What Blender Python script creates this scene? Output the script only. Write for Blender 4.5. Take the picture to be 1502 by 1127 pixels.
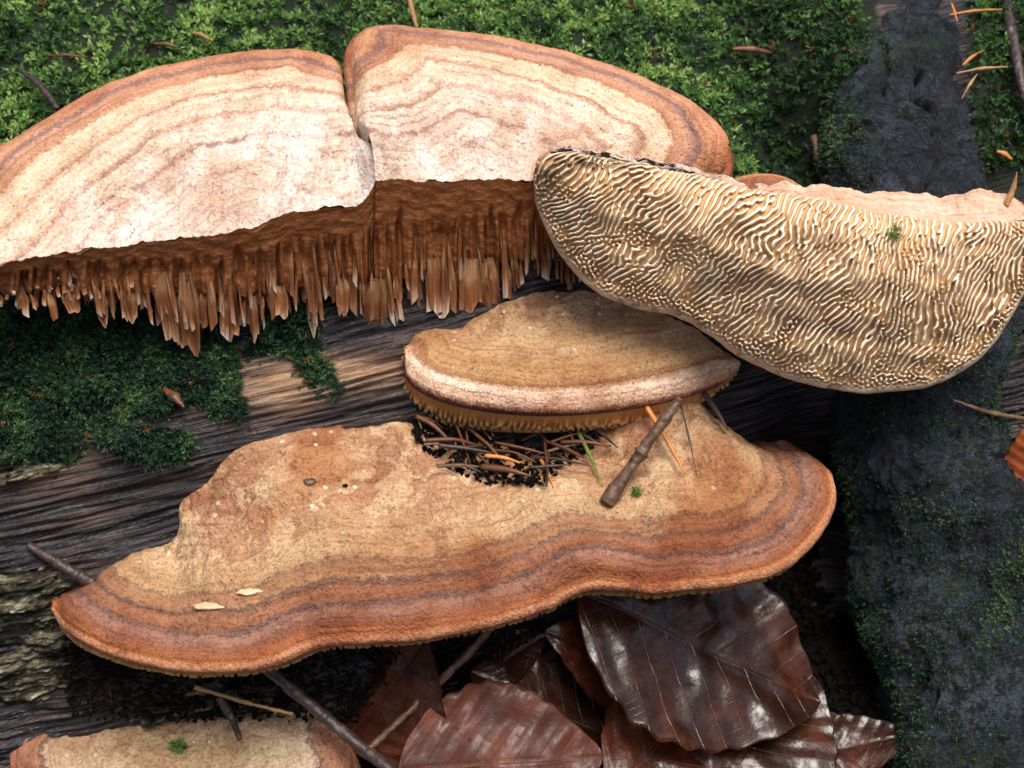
import bpy, math, random
import numpy as np
from mathutils import Vector, Matrix

for o in list(bpy.data.objects): bpy.data.objects.remove(o)
scene = bpy.context.scene
rng = np.random.default_rng(7)
random.seed(7)

# ---------------------------------------------------------------- camera, sky, sun, exposure
CM = 0.01                                    # everything below is laid out in centimetres
PITCH = math.radians(40.0)
DIST = 60.0
FPX = 751 / math.tan(math.radians(18.0))     # focal length in photograph pixels (1502 wide)
CAM = np.array([0, -DIST * math.cos(PITCH), DIST * math.sin(PITCH)])
DV = np.array([0, math.cos(PITCH), -math.sin(PITCH)])
UV = np.array([0, math.sin(PITCH), math.cos(PITCH)])
RV = np.array([1.0, 0, 0])
cd = bpy.data.cameras.new('camera'); cam = bpy.data.objects.new('camera', cd)
scene.collection.objects.link(cam); scene.camera = cam
cam.location = Vector(CAM * CM); cam.rotation_euler = (math.pi / 2 - PITCH, 0, 0)
cd.sensor_width = 36; cd.lens = 18 / math.tan(math.radians(18.0))
cd.clip_start = 0.02; cd.clip_end = 200
cd.dof.use_dof = True; cd.dof.focus_distance = 0.57; cd.dof.aperture_fstop = 14

SUN_EL, SUN_AZ = math.radians(76), math.radians(140)      # azimuth of the sun, clockwise from +y
w = bpy.data.worlds.new('World'); scene.world = w; w.use_nodes = True
nt = w.node_tree; nt.nodes.clear()
sky = nt.nodes.new('ShaderNodeTexSky'); sky.sky_type = 'NISHITA'; sky.sun_disc = False
sky.sun_elevation = SUN_EL; sky.sun_rotation = SUN_AZ
sky.air_density = 1.0; sky.dust_density = 6.0; sky.ozone_density = 0.6
bg = nt.nodes.new('ShaderNodeBackground'); bg.inputs['Strength'].default_value = 0.06
wo = nt.nodes.new('ShaderNodeOutputWorld')
nt.links.new(sky.outputs[0], bg.inputs[0]); nt.links.new(bg.outputs[0], wo.inputs[0])
sl = bpy.data.lights.new('sun', 'SUN'); sun = bpy.data.objects.new('sun', sl)
scene.collection.objects.link(sun)
sl.energy = 1.5; sl.angle = math.radians(32); sl.color = (1, .965, .93)
sd = Vector((math.sin(SUN_AZ) * math.cos(SUN_EL), math.cos(SUN_AZ) * math.cos(SUN_EL), math.sin(SUN_EL)))
sun.rotation_euler = sd.to_track_quat('Z', 'Y').to_euler(); sun.location = sd * 2
vs = scene.view_settings
vs.view_transform = 'Standard'; vs.look = 'None'; vs.gamma = 1; vs.exposure = 1.25
vs.use_curve_mapping = False

# ---------------------------------------------------------------- helpers: picture rays, noise, meshes
def ray(px, py):
    px = np.asarray(px, float); py = np.asarray(py, float)
    d = DV + np.multiply.outer((px - 751) / FPX, RV) + np.multiply.outer((563.5 - py) / FPX, UV)
    return d
def at(px, py, depth):
    return CAM + ray(px, py) * np.asarray(depth)[..., None]
def hit(px, py, p0, n):
    d = ray(px, py); n = np.asarray(n, float)
    t = ((np.asarray(p0) - CAM) @ n) / (d @ n)
    return CAM + d * t[..., None]
def proj(p):
    q = np.asarray(p) - CAM; z = q @ DV
    return 751 + FPX * (q @ RV) / z, 563.5 - FPX * (q @ UV) / z, z
def unit(v):
    v = np.asarray(v, float); return v / np.maximum(np.linalg.norm(v, axis=-1, keepdims=True), 1e-9)
def sstep(a, b, x):
    t = np.clip((x - a) / (b - a), 0, 1); return t * t * (3 - 2 * t)

_perm = np.random.default_rng(3).permutation(256); _perm = np.concatenate([_perm, _perm, _perm])
_grad = unit(np.random.default_rng(4).normal(size=(256, 3)))
def noise(x, y, z=0.0):
    x, y, z = np.broadcast_arrays(np.asarray(x, float), np.asarray(y, float), np.asarray(z, float))
    xi, yi, zi = np.floor(x).astype(int), np.floor(y).astype(int), np.floor(z).astype(int)
    xf, yf, zf = x - xi, y - yi, z - zi
    u, v, ww = [t * t * t * (t * (t * 6 - 15) + 10) for t in (xf, yf, zf)]
    out = 0
    for dx in (0, 1):
        for dy in (0, 1):
            for dz in (0, 1):
                h = _perm[_perm[_perm[(xi + dx) & 255] + ((yi + dy) & 255)] + ((zi + dz) & 255)]
                g = _grad[h]
                dot = g[..., 0] * (xf - dx) + g[..., 1] * (yf - dy) + g[..., 2] * (zf - dz)
                out = out + dot * (u if dx else 1 - u) * (v if dy else 1 - v) * (ww if dz else 1 - ww)
    return out * 1.6
def fbm(x, y, z=0.0, o=4, g=.5):
    s = 0; a = 1
    for k in range(o):
        s = s + a * noise(x * 2 ** k + 17.3 * k, y * 2 ** k + 5.1 * k, z * 2 ** k); a *= g
    return s
def inpoly(px, py, poly):
    poly = np.asarray(poly, float); r = np.zeros(np.shape(px), bool); n = len(poly)
    for i in range(n):
        x0, y0 = poly[i]; x1, y1 = poly[(i + 1) % n]
        c = ((y0 > py) != (y1 > py)) & (px < (x1 - x0) * (py - y0) / (y1 - y0 + 1e-12) + x0)
        r ^= c
    return r
def spline(ctrl, n):
    """smooth curve through the control rows, n samples"""
    c = np.asarray(ctrl, float); k = len(c)
    seg = np.r_[0, np.cumsum(np.maximum(np.linalg.norm(np.diff(c, axis=0), axis=1), 1e-6) ** .5)]
    t = np.linspace(0, seg[-1], n)
    m = np.zeros_like(c)
    m[1:-1] = (c[2:] - c[:-2]) / (seg[2:] - seg[:-2])[:, None]
    m[0] = (c[1] - c[0]) / (seg[1] - seg[0]); m[-1] = (c[-1] - c[-2]) / (seg[-1] - seg[-2])
    i = np.clip(np.searchsorted(seg, t, side='right') - 1, 0, k - 2)
    h = (seg[i + 1] - seg[i]); u = ((t - seg[i]) / h)[:, None]; h = h[:, None]
    return ((2 * u**3 - 3 * u**2 + 1) * c[i] + (u**3 - 2 * u**2 + u) * h * m[i]
            + (-2 * u**3 + 3 * u**2) * c[i + 1] + (u**3 - u**2) * h * m[i + 1])

def mesh_np(name, V, F, attrs=None, smooth=True):
    """V (n,3) metres, F (m,3|4)"""
    me = bpy.data.meshes.new(name)
    V = np.ascontiguousarray(V, np.float32); F = np.ascontiguousarray(F, np.int32)
    k = F.shape[1]
    me.vertices.add(len(V)); me.vertices.foreach_set('co', V.ravel())
    me.loops.add(F.size); me.loops.foreach_set('vertex_index', F.ravel())
    me.polygons.add(len(F)); me.polygons.foreach_set('loop_start', np.arange(0, F.size, k, dtype=np.int32))
    me.polygons.foreach_set('use_smooth', np.full(len(F), smooth))
    for an, av in (attrs or {}).items():
        a = me.attributes.new(an, 'FLOAT', 'POINT'); a.data.foreach_set('value', np.ascontiguousarray(av, np.float32).ravel())
    me.update(calc_edges=True); me.validate()
    return me
def gridF(n, m, closed=False, flip=False):
    i = np.arange(n if closed else n - 1)[:, None]; j = np.arange(m - 1)[None, :]
    a = i * m + j; b = ((i + 1) % n) * m + j
    F = np.stack([a, b, b + 1, a + 1], -1).reshape(-1, 4)
    return F[:, ::-1] if flip else F

def props(o, label=None, category=None, group=None, kind=None):
    for k, v in (('label', label), ('category', category), ('group', group), ('kind', kind)):
        if v: o[k] = v
    return o
def link(name, me, mat, parent=None, origin=None):
    o = bpy.data.objects.new(name, me); scene.collection.objects.link(o)
    if mat and me: me.materials.append(mat)
    if parent is not None: o.parent = parent
    elif origin is not None: o.location = Vector(np.asarray(origin) * CM)
    return o
def root(name, loc, **k):
    o = bpy.data.objects.new(name, None); scene.collection.objects.link(o)
    o.empty_display_size = .01; o.location = Vector(np.asarray(loc) * CM)
    return props(o, **k)
def part(name, V, F, mat, parent, attrs=None, smooth=True):
    """V in world centimetres; parent is a thing (no rotation)"""
    p = np.zeros(3); q = parent
    while q is not None: p = p + np.array(q.location); q = q.parent
    return link(name, mesh_np(name, V * CM - p, F, attrs, smooth), mat, parent)
def thing(name, V, F, mat, origin, attrs=None, smooth=True, **k):
    o = link(name, mesh_np(name, (V - np.asarray(origin)) * CM, F, attrs, smooth), mat, None, origin)
    return props(o, **k)

# ---------------------------------------------------------------- materials
def srgb(r, g, b, k=1.0):
    f = lambda c: (c / 12.92 if c <= .04045 else ((c + .055) / 1.055) ** 2.4)
    return (f(r / 255) * k, f(g / 255) * k, f(b / 255) * k, 1)
class NT:
    def __init__(s, name):
        s.m = bpy.data.materials.new(name); s.m.use_nodes = True; s.t = s.m.node_tree; s.t.nodes.clear()
        s.out = s.n('ShaderNodeOutputMaterial'); s.b = s.n('ShaderNodeBsdfPrincipled'); s.l(s.b.outputs[0], s.out.inputs[0])
    def n(s, ty, **k):
        x = s.t.nodes.new(ty)
        for a, v in k.items(): setattr(x, a, v)
        return x
    def l(s, a, b): s.t.links.new(a, b)
    def put(s, sock, v):
        if hasattr(v, 'links') or hasattr(v, 'is_linked'): s.l(v, sock)
        else: sock.default_value = v
    def attr(s, name): return s.n('ShaderNodeAttribute', attribute_name=name).outputs['Fac']
    def coord(s): return s.n('ShaderNodeTexCoord').outputs['Object']
    def xyz(s, x, y, z=0.0):
        c = s.n('ShaderNodeCombineXYZ'); [s.put(c.inputs[i], v) for i, v in enumerate((x, y, z))]; return c.outputs[0]
    def math(s, op, a, b=0.0, c=0.0, clamp=False):
        x = s.n('ShaderNodeMath', operation=op, use_clamp=clamp); s.put(x.inputs[0], a); s.put(x.inputs[1], b)
        if op in ('MULTIPLY_ADD',): s.put(x.inputs[2], c)
        return x.outputs[0]
    def noise(s, vec, scale, detail=4, rough=.55, dist=0.0):
        x = s.n('ShaderNodeTexNoise'); s.put(x.inputs['Vector'], vec); x.inputs['Scale'].default_value = scale
        x.inputs['Detail'].default_value = detail; x.inputs['Roughness'].default_value = rough; x.inputs['Distortion'].default_value = dist
        return x.outputs['Fac']
    def vor(s, vec, scale, feature='F1'):
        x = s.n('ShaderNodeTexVoronoi', feature=feature); s.put(x.inputs['Vector'], vec); x.inputs['Scale'].default_value = scale
        return x.outputs['Distance']
    def ramp(s, f, stops, interp='LINEAR'):
        x = s.n('ShaderNodeValToRGB'); x.color_ramp.interpolation = interp; e = x.color_ramp.elements
        while len(e) < len(stops): e.new(.5)
        for i, (p, c) in enumerate(stops):
            e[i].position = p; e[i].color = c if hasattr(c, '__len__') else (c, c, c, 1)
        s.put(x.inputs[0], f); return x.outputs[0]
    def rng(s, f, a, b, c=0.0, d=1.0):
        x = s.n('ShaderNodeMapRange'); s.put(x.inputs[0], f)
        for i, v in enumerate((a, b, c, d)): x.inputs[i + 1].default_value = v
        return x.outputs[0]
    def mix(s, f, a, b, mode='MIX'):
        x = s.n('ShaderNodeMix', data_type='RGBA', blend_type=mode); s.put(x.inputs[0], f); s.put(x.inputs[6], a); s.put(x.inputs[7], b)
        return x.outputs[2]
    def bump(s, h, strength=.5, dist=.001, prev=None):
        x = s.n('ShaderNodeBump'); x.inputs['Strength'].default_value = strength; x.inputs['Distance'].default_value = dist
        s.put(x.inputs['Height'], h)
        if prev is not None: s.l(prev, x.inputs['Normal'])
        return x.outputs[0]
    def done(s, col, rough=.6, normal=None, spec=.4, coat=0.0, coat_rough=.15, sub=0.0):
        s.put(s.b.inputs['Base Color'], col); s.put(s.b.inputs['Roughness'], rough)
        s.b.inputs['Specular IOR Level'].default_value = spec
        s.put(s.b.inputs['Coat Weight'], coat); s.b.inputs['Coat Roughness'].default_value = coat_rough
        if normal is not None: s.l(normal, s.b.inputs['Normal'])
        if sub:
            s.b.inputs['Subsurface Weight'].default_value = sub; s.b.inputs['Subsurface Radius'].default_value = (1, .5, .25)
            s.b.inputs['Subsurface Scale'].default_value = .0015
        return s.m

Z0, Z1 = -1.5, 9.0                              # zone attribute range in cm for the ramps
def cap_material(name, stops, patch, patch_amt, band=.5, speck=.5, rough=.62, warp=.3, grit=.6, crust=(1.8, 4.4), flecks=.5, stain=.5):
    """upper skin of a bracket: growth zones measured in cm from the margin ('zone'), 'along' = cm along the margin"""
    s = NT(name); z = s.attr('zone'); a = s.attr('along'); co = s.coord()
    wz = s.noise(co, 30, 4, .55)
    zz = s.math('ADD', z, s.math('MULTIPLY', s.math('SUBTRACT', wz, .5), warp * 2))
    fray = s.noise(co, 520, 4, .7)                         # feathery band edges
    zf = s.math('ADD', zz, s.math('MULTIPLY', s.math('SUBTRACT', fray, .5), .75))
    col = s.ramp(s.rng(zf, Z0, Z1), [((p - Z0) / (Z1 - Z0), c) for p, c in stops])
    # fine concentric lines of two widths, broken up along their length
    brk = s.noise(co, 60, 3, .6)
    z2 = s.math('ADD', zz, s.math('MULTIPLY', s.math('SUBTRACT', fray, .5), .22))
    fine = s.noise(s.xyz(s.math('MULTIPLY', z2, 3.4), s.math('MULTIPLY', a, .06)), 1, 2, .6)
    fin2 = s.noise(s.xyz(s.math('MULTIPLY', z2, 10.0), s.math('MULTIPLY', a, .12), 4.0), 1, 2, .6)
    mul = s.ramp(fine, [(.30, srgb(160, 138, 132)), (.42, srgb(232, 220, 208)), (.55, (1, 1, 1, 1))])
    col = s.mix(s.math('MULTIPLY', s.rng(brk, .3, .6, .4, 1.0), band), col, s.mix(1.0, col, mul, 'MULTIPLY'))
    mul = s.ramp(fin2, [(.30, srgb(172, 150, 138)), (.46, (1, 1, 1, 1))])
    col = s.mix(s.math('MULTIPLY', s.rng(brk, .62, .38, .2, 1.0), band), col, s.mix(1.0, col, mul, 'MULTIPLY'))
    # crust patches with ragged crisp edges
    pn = s.noise(co, 40, 8, .68, .5)
    inner = s.rng(zf, crust[0], crust[1])
    pm = s.math('MULTIPLY', s.rng(pn, .50, .535), s.math('MULTIPLY', inner, patch_amt))
    col = s.mix(pm, col, patch)
    rim = s.math('MULTIPLY', s.math('MULTIPLY', s.rng(pn, .478, .497), s.rng(pn, .52, .50)), s.math('MULTIPLY', inner, .4 * patch_amt))
    col = s.mix(rim, col, srgb(128, 88, 70))
    # mottling from centimetres down to the grain
    mo = s.noise(co, 75, 8, .72)
    col = s.mix(.6, col, s.mix(1.0, col, s.ramp(mo, [(.34, srgb(186, 156, 132)), (.5, srgb(246, 238, 230)), (.62, (1, 1, 1, 1))]), 'MULTIPLY'))
    st = s.noise(co, 17, 5, .6, .4)
    col = s.mix(s.math('MULTIPLY', s.rng(st, .48, .62), stain), col, s.mix(1.0, col, srgb(206, 160, 122), 'MULTIPLY'))
    g1 = s.noise(co, 900, 3, .7)
    col = s.mix(grit, col, s.mix(1.0, col, s.ramp(g1, [(.36, srgb(160, 138, 122)), (.5, srgb(246, 240, 234)), (.62, (1, 1, 1, 1))]), 'MULTIPLY'))
    # pale crumbs and dark specks
    cr = s.math('MULTIPLY', s.rng(s.vor(co, 210), .24, .14), s.math('MULTIPLY', s.rng(s.noise(co, 55, 3), .52, .6), inner))
    col = s.mix(s.math('MULTIPLY', cr, flecks), col, srgb(244, 226, 194))
    sm = s.math('MULTIPLY', s.rng(s.vor(co, 300), .17, .08), s.rng(s.noise(co, 90, 2), .52, .58))
    col = s.mix(s.math('MULTIPLY', sm, speck), col, srgb(70, 48, 42))
    h = s.math('ADD', s.math('MULTIPLY', g1, .7), s.math('ADD', s.math('MULTIPLY', fine, .8), s.math('MULTIPLY', pn, 1.6)))
    h = s.math('ADD', h, s.math('ADD', s.math('MULTIPLY', cr, .6), s.math('MULTIPLY', fray, 1.0)))
    nrm = s.bump(h, .8, .0016)
    return s.done(col, s.rng(mo, .35, .65, rough - .16, rough + .12), nrm, .35, sub=.05)

M = {}
M['cap_upper'] = cap_material('pale_zoned_cap', [
    (-1.5, srgb(150, 96, 68)), (-.5, srgb(174, 108, 72)), (.2, srgb(206, 142, 102)), (.9, srgb(222, 168, 130)), (1.3, srgb(212, 160, 128)), (1.45, srgb(160, 124, 116)), (1.6, srgb(170, 132, 122)), (1.75, srgb(212, 164, 132)),
    (2.3, srgb(206, 156, 124)), (2.42, srgb(238, 214, 184)), (3.2, srgb(242, 220, 192)), (3.35, srgb(206, 160, 132)), (3.6, srgb(242, 222, 198)), (4.3, srgb(244, 226, 206)), (4.5, srgb(210, 172, 152)), (4.75, srgb(242, 224, 206)), (5.6, srgb(238, 218, 202)), (5.8, srgb(208, 176, 162)), (6.1, srgb(242, 226, 210)), (7.5, srgb(240, 226, 214))],
    srgb(250, 243, 235), .6, band=.6, speck=.6, crust=(3.4, 6.5), warp=.22, grit=.5)
M['cap_lower'] = cap_material('rusty_zoned_cap', [
    (-1.5, srgb(120, 74, 60)), (-.5, srgb(150, 96, 78)), (-.2, srgb(204, 150, 112)), (0.0, srgb(196, 134, 92)), (.14, srgb(182, 116, 70)), (.4, srgb(166, 103, 61)), (.7, srgb(156, 108, 86)), (.95, srgb(170, 127, 108)), (1.12, srgb(156, 116, 98)), (1.22, srgb(110, 92, 90)), (1.36, srgb(164, 112, 80)),
    (1.75, srgb(170, 120, 90)), (1.95, srgb(124, 98, 86)), (2.08, srgb(182, 138, 100)), (2.5, srgb(174, 130, 96)), (2.62, srgb(146, 112, 88)), (2.75, srgb(200, 166, 124)), (3.6, srgb(204, 168, 128)), (4.8, srgb(202, 162, 124)), (6.2, srgb(188, 144, 110)), (9, srgb(194, 156, 120))],
    srgb(224, 196, 156), .65, band=.6, speck=.75, crust=(2.6, 4.2), flecks=.75, warp=.3, rough=.5, stain=.8)
M['cap_middle'] = cap_material('tan_zoned_cap', [
    (-1.5, srgb(120, 76, 66)), (-1.12, srgb(96, 62, 74)), (-1.0, srgb(104, 66, 76)), (-.9, srgb(168, 104, 78)), (-.72, srgb(238, 200, 172)), (-.1, srgb(248, 228, 206)), (.25, srgb(230, 190, 154)), (.5, srgb(170, 122, 82)),
    (.9, srgb(206, 168, 122)), (1.5, srgb(190, 150, 106)), (2.2, srgb(210, 174, 130)), (3.2, srgb(182, 148, 110)), (5, srgb(136, 108, 82)), (9, srgb(112, 92, 74))],
    srgb(206, 178, 138), .5, band=.65, speck=.7, crust=(1.2, 2.5), flecks=.6, warp=.2)
M['cap_corner'] = cap_material('greyish_tan_cap', [
    (-1.5, srgb(120, 76, 58)), (0, srgb(156, 106, 82)), (1.0, srgb(172, 124, 98)), (1.5, srgb(180, 142, 116)), (1.6, srgb(106, 84, 72)), (1.75, srgb(204, 184, 160)), (2.8, srgb(198, 178, 148)), (4.5, srgb(184, 158, 122)), (9, srgb(166, 136, 102))],
    srgb(198, 176, 144), .5, band=.5, speck=.8, crust=(2, 3))

def pore_material(name, wall, deep, pale):
    s = NT(name); co = s.coord(); c = s.attr('crest')
    n1 = s.noise(co, 45, 4, .6); n2 = s.noise(co, 260, 3, .6)
    col = s.mix(s.rng(n1, .38, .66), wall, deep)
    col = s.mix(s.rng(c, .35, .85), col, pale)
    col = s.mix(.35, col, s.mix(1.0, col, s.ramp(n2, [(.3, srgb(190, 150, 110)), (.6, (1, 1, 1, 1))]), 'MULTIPLY'))
    col = s.mix(s.math('MULTIPLY', s.attr('dirt'), s.rng(n2, .42, .5)), col, srgb(48, 36, 28))
    return s.done(col, .85, s.bump(n2, .4, .0006), .12, sub=.06)
M['pores'] = pore_material('labyrinth_pores', srgb(202, 170, 124), srgb(182, 142, 94), srgb(246, 234, 212))
M['pores_brown'] = pore_material('ochre_pores', srgb(190, 140, 84), srgb(168, 112, 62), srgb(216, 176, 122))
def torn_material(name, stops, fa=.7, fz=3.0):
    s = NT(name); co = s.coord(); a = s.attr('along'); z = s.attr('zone')
    n1 = s.noise(s.xyz(s.math('MULTIPLY', a, fa), s.math('MULTIPLY', z, fz)), 1, 5, .65)
    n2 = s.noise(co, 420, 5, .7); n3 = s.noise(co, 60, 4, .6)
    col = s.ramp(s.math('ADD', s.math('MULTIPLY', n1, .45), s.math('ADD', s.math('MULTIPLY', n3, .25), s.math('MULTIPLY', n2, .3))), stops)
    sp = s.math('MULTIPLY', s.rng(s.vor(co, 330), .2, .1), s.rng(n3, .5, .6))
    col = s.mix(s.math('MULTIPLY', sp, .6), col, stops[-1][1])
    col = s.mix(s.math('MULTIPLY', s.attr('dirt'), s.rng(n2, .3, .5)), col, srgb(34, 28, 26))
    h = s.math('ADD', n1, s.math('MULTIPLY', n2, 1.4))
    return s.done(col, .7, s.bump(h, .8, .0016), .25)
M['torn'] = torn_material('torn_brown_context', [(.34, srgb(104, 58, 30)), (.46, srgb(146, 88, 48)), (.55, srgb(168, 106, 62)), (.66, srgb(200, 146, 98))])
M['torn_pale'] = torn_material('torn_pale_context', [(.34, srgb(168, 116, 92)), (.45, srgb(214, 170, 142)), (.56, srgb(234, 200, 174)), (.68, srgb(246, 226, 208))], .25, 2.2)
def tooth_material():
    s = NT('pore_wall_strip'); co = s.coord(); g = s.attr('down'); rnd = s.n('ShaderNodeObjectInfo').outputs['Random']
    sx = s.n('ShaderNodeSeparateXYZ'); s.l(co, sx.inputs[0])
    n = s.noise(s.xyz(s.math('MULTIPLY', sx.outputs[0], 1000), s.math('MULTIPLY', sx.outputs[1], 500), s.math('ADD', s.math('MULTIPLY', sx.outputs[2], 160), s.math('MULTIPLY', rnd, 50))), 1, 5, .65)
    t = s.math('ADD', s.math('SUBTRACT', g, .22), s.math('MULTIPLY', s.math('SUBTRACT', rnd, .5), .5)); t = s.math('ADD', t, s.math('MULTIPLY', s.math('SUBTRACT', n, .5), .5))
    col = s.ramp(t, [(.0, srgb(182, 138, 98)), (.12, srgb(150, 98, 62)), (.45, srgb(146, 94, 60)), (.62, srgb(172, 124, 90)), (.8, srgb(198, 166, 138)), (1.0, srgb(230, 216, 200))])
    col = s.mix(.6, col, s.mix(1.0, col, s.ramp(n, [(.36, srgb(140, 104, 80)), (.56, (1, 1, 1, 1))]), 'MULTIPLY'))
    return s.done(col, .8, s.bump(n, .8, .0012), .12, sub=.05)
M['tooth'] = tooth_material()

def wood_material():
    s = NT('wet_fibrous_wood'); co = s.coord(); ax = s.attr('ax'); ar = s.attr('arc'); g = s.attr('grain'); mo = s.attr('moss'); pa = s.attr('pale')
    fib = s.noise(s.xyz(s.math('MULTIPLY', ax, .35), s.math('MULTIPLY', ar, 6.5)), 1, 5, .62, .5)
    big = s.noise(s.xyz(s.math('MULTIPLY', ax, .12), s.math('MULTIPLY', ar, .7)), 1, 4, .6)
    col = s.ramp(fib, [(.36, srgb(8, 7, 9)), (.49, srgb(26, 22, 24)), (.64, srgb(78, 66, 66))])
    col = s.mix(s.math('MULTIPLY', s.rng(big, .4, .65), .5), col, srgb(22, 22, 29)); col = s.mix(s.math('MULTIPLY', s.rng(s.noise(s.xyz(s.math('MULTIPLY', ax, .2), s.math('MULTIPLY', ar, 1.1), 5.0), 1, 4), .52, .66), .5), col, s.mix(fib, srgb(32, 18, 15), srgb(108, 72, 58)))
    lt = s.ramp(fib, [(.3, srgb(86, 64, 48)), (.5, srgb(142, 108, 80)), (.7, srgb(190, 158, 122))])
    col = s.mix(s.math('MULTIPLY', pa, s.rng(fib, .25, .5)), col, lt)
    col = s.mix(mo, col, srgb(20, 30, 15))
    nrm = s.bump(s.math('ADD', fib, s.math('MULTIPLY', s.noise(co, 500, 3), .4)), .9, .0022)
    return s.done(col, s.math('ADD', s.rng(fib, .3, .7, .28, .55), s.math('MULTIPLY', mo, .5), clamp=True), nrm, .45)
M['wood'] = wood_material()
def bark_material():
    s = NT('wet_grey_bark'); co = s.coord()
    n1 = s.noise(co, 26, 6, .65); n2 = s.noise(co, 190, 8, .75); n3 = s.noise(co, 520, 4, .7)
    col = s.ramp(n1, [(.34, srgb(22, 26, 33)), (.5, srgb(46, 53, 64)), (.66, srgb(74, 80, 88))])
    col = s.mix(s.rng(n2, .49, .54), col, srgb(14, 17, 21)); col = s.mix(s.math('MULTIPLY', s.rng(n3, .56, .64), .35), col, srgb(96, 106, 120))
    gm = s.math('MULTIPLY', s.rng(s.noise(co, 42, 5, .7), .52, .64), s.rng(n3, .4, .55))
    col = s.mix(s.math('MULTIPLY', gm, .7), col, srgb(54, 70, 30))
    n4 = s.noise(co, 1100, 3, .7); col = s.mix(.7, col, s.mix(1.0, col, s.ramp(n4, [(.36, srgb(130, 134, 140)), (.5, (1, 1, 1.04, 1)), (.62, (1.9, 1.95, 2.05, 1))]), 'MULTIPLY'))
    h = s.math('ADD', s.math('MULTIPLY', n2, 1.4), s.math('ADD', s.math('MULTIPLY', n3, .9), s.math('ADD', n1, s.math('MULTIPLY', n4, .4))))
    return s.done(col, s.rng(n2, .3, .7, .38, .62), s.bump(h, 1.0, .004), .5)
M['bark'] = bark_material()
def moss_material(name, a, b, c):
    s = NT(name); v = s.attr('tone')
    col = s.ramp(v, [(.0, srgb(112, 84, 46)), (.03, srgb(96, 74, 42)), (.06, a), (.55, b), (1.0, c)])
    m = s.done(col, .5, None, .35)
    s.b.inputs['Transmission Weight'].default_value = 0
    tr = s.n('ShaderNodeBsdfTranslucent'); s.l(col, tr.inputs[0]); mx = s.n('ShaderNodeMixShader'); mx.inputs[0].default_value = .3
    s.l(s.b.outputs[0], mx.inputs[1]); s.l(tr.outputs[0], mx.inputs[2]); s.l(mx.outputs[0], s.out.inputs[0])
    return m
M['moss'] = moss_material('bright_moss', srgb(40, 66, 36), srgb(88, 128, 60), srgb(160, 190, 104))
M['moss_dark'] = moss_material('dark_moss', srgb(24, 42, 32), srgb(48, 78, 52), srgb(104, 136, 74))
def simple(name, c0, c1, scale=120, rough=.5, spec=.4, coat=0.0, bump=.5):
    s = NT(name); co = s.coord(); n = s.noise(co, scale, 8, .75); r = s.n('ShaderNodeObjectInfo').outputs['Random']
    col = s.mix(s.rng(n, .35, .65), c0, c1)
    col = s.mix(.4, col, s.mix(1.0, col, s.ramp(r, [(0, srgb(170, 150, 140)), (1, (1, 1, 1, 1))]), 'MULTIPLY'))
    return s.done(col, rough, s.bump(n, bump, .001), spec, coat)
M['twig_dark'] = simple('wet_dark_twig', srgb(40, 32, 34), srgb(78, 62, 56), 160, .35, .5)
M['twig_brown'] = simple('brown_twig', srgb(70, 50, 38), srgb(122, 94, 70), 160, .4, .5)
M['twig_pale'] = simple('pale_stick', srgb(150, 112, 72), srgb(196, 156, 108), 160, .5)
M['needle_brown'] = simple('brown_needle', srgb(66, 38, 24), srgb(118, 74, 44), 200, .35, .5)
M['needle_orange'] = simple('orange_needle', srgb(188, 116, 54), srgb(216, 148, 76), 200, .4)
M['needle_green'] = simple('green_needle', srgb(84, 98, 40), srgb(128, 140, 66), 200, .4)
M['soil'] = simple('black_litter_and_shade', srgb(9, 8, 7), srgb(26, 20, 16), 260, .85, .1, bump=.8)  # ground and litter; also colours the added shade chunks and insect-hole lump
M['rot'] = simple('pale_rotten_wood', srgb(26, 23, 19), srgb(150, 138, 104), 110, .6, .3, bump=1.0)
M['moss_bit'] = simple('green_moss_bit', srgb(70, 104, 36), srgb(104, 140, 52), 200, .5)
def leaf_material(name, a, b, c, rough=.18, coat=.5):
    s = NT(name); co = s.coord(); v = s.attr('vein')
    n = s.noise(co, 42, 5, .65); n2 = s.noise(co, 300, 4, .6)
    col = s.ramp(n, [(.32, a), (.52, b), (.7, c)])
    sp = s.rng(s.vor(co, 160), .18, .08); col = s.mix(s.math('MULTIPLY', sp, s.rng(n2, .5, .6)), col, srgb(36, 22, 18))
    pv = s.math('ABSOLUTE', s.math('SUBTRACT', s.math('FRACT', s.math('ADD', s.math('ADD', s.attr('ph'), s.math('MULTIPLY', s.math('SUBTRACT', s.noise(co, 45, 3), .5), .35)), .5)), .5))
    ln_ = s.rng(pv, .045, .012)
    pv2 = s.math('ABSOLUTE', s.math('SUBTRACT', s.math('FRACT', s.math('MULTIPLY', s.attr('ph2'), 1.0)), .5)); l2_ = s.math('MULTIPLY', s.rng(pv2, .10, .02), s.rng(n2, .45, .6, 0.0, .25))
    vn = s.math('MAXIMUM', s.math('MAXIMUM', ln_, l2_), v)
    col = s.mix(s.rng(s.noise(co, 110, 6, .7), .52, .64), col, s.mix(.55, col, a)); col = s.mix(s.math('MULTIPLY', vn, s.rng(n, .35, .65, .12, .4)), col, s.mix(.3, c, srgb(140, 90, 58)))
    nr = s.bump(s.math('ADD', s.math('ADD', n2, s.math('MULTIPLY', s.vor(co, 420), .4)), s.math('MULTIPLY', n, 1.5)), .28, .0008); nr = s.bump(vn, .5, .0006, nr)
    rv = s.math('ADD', s.math('MULTIPLY', s.noise(co, 90, 6, .7), .6), s.math('MULTIPLY', n2, .4))
    return s.done(col, s.rng(rv, .38, .64, rough + .06, rough + .28), nr, .3, coat=s.math('MULTIPLY', s.rng(rv, .56, .42), coat), coat_rough=.14)
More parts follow.
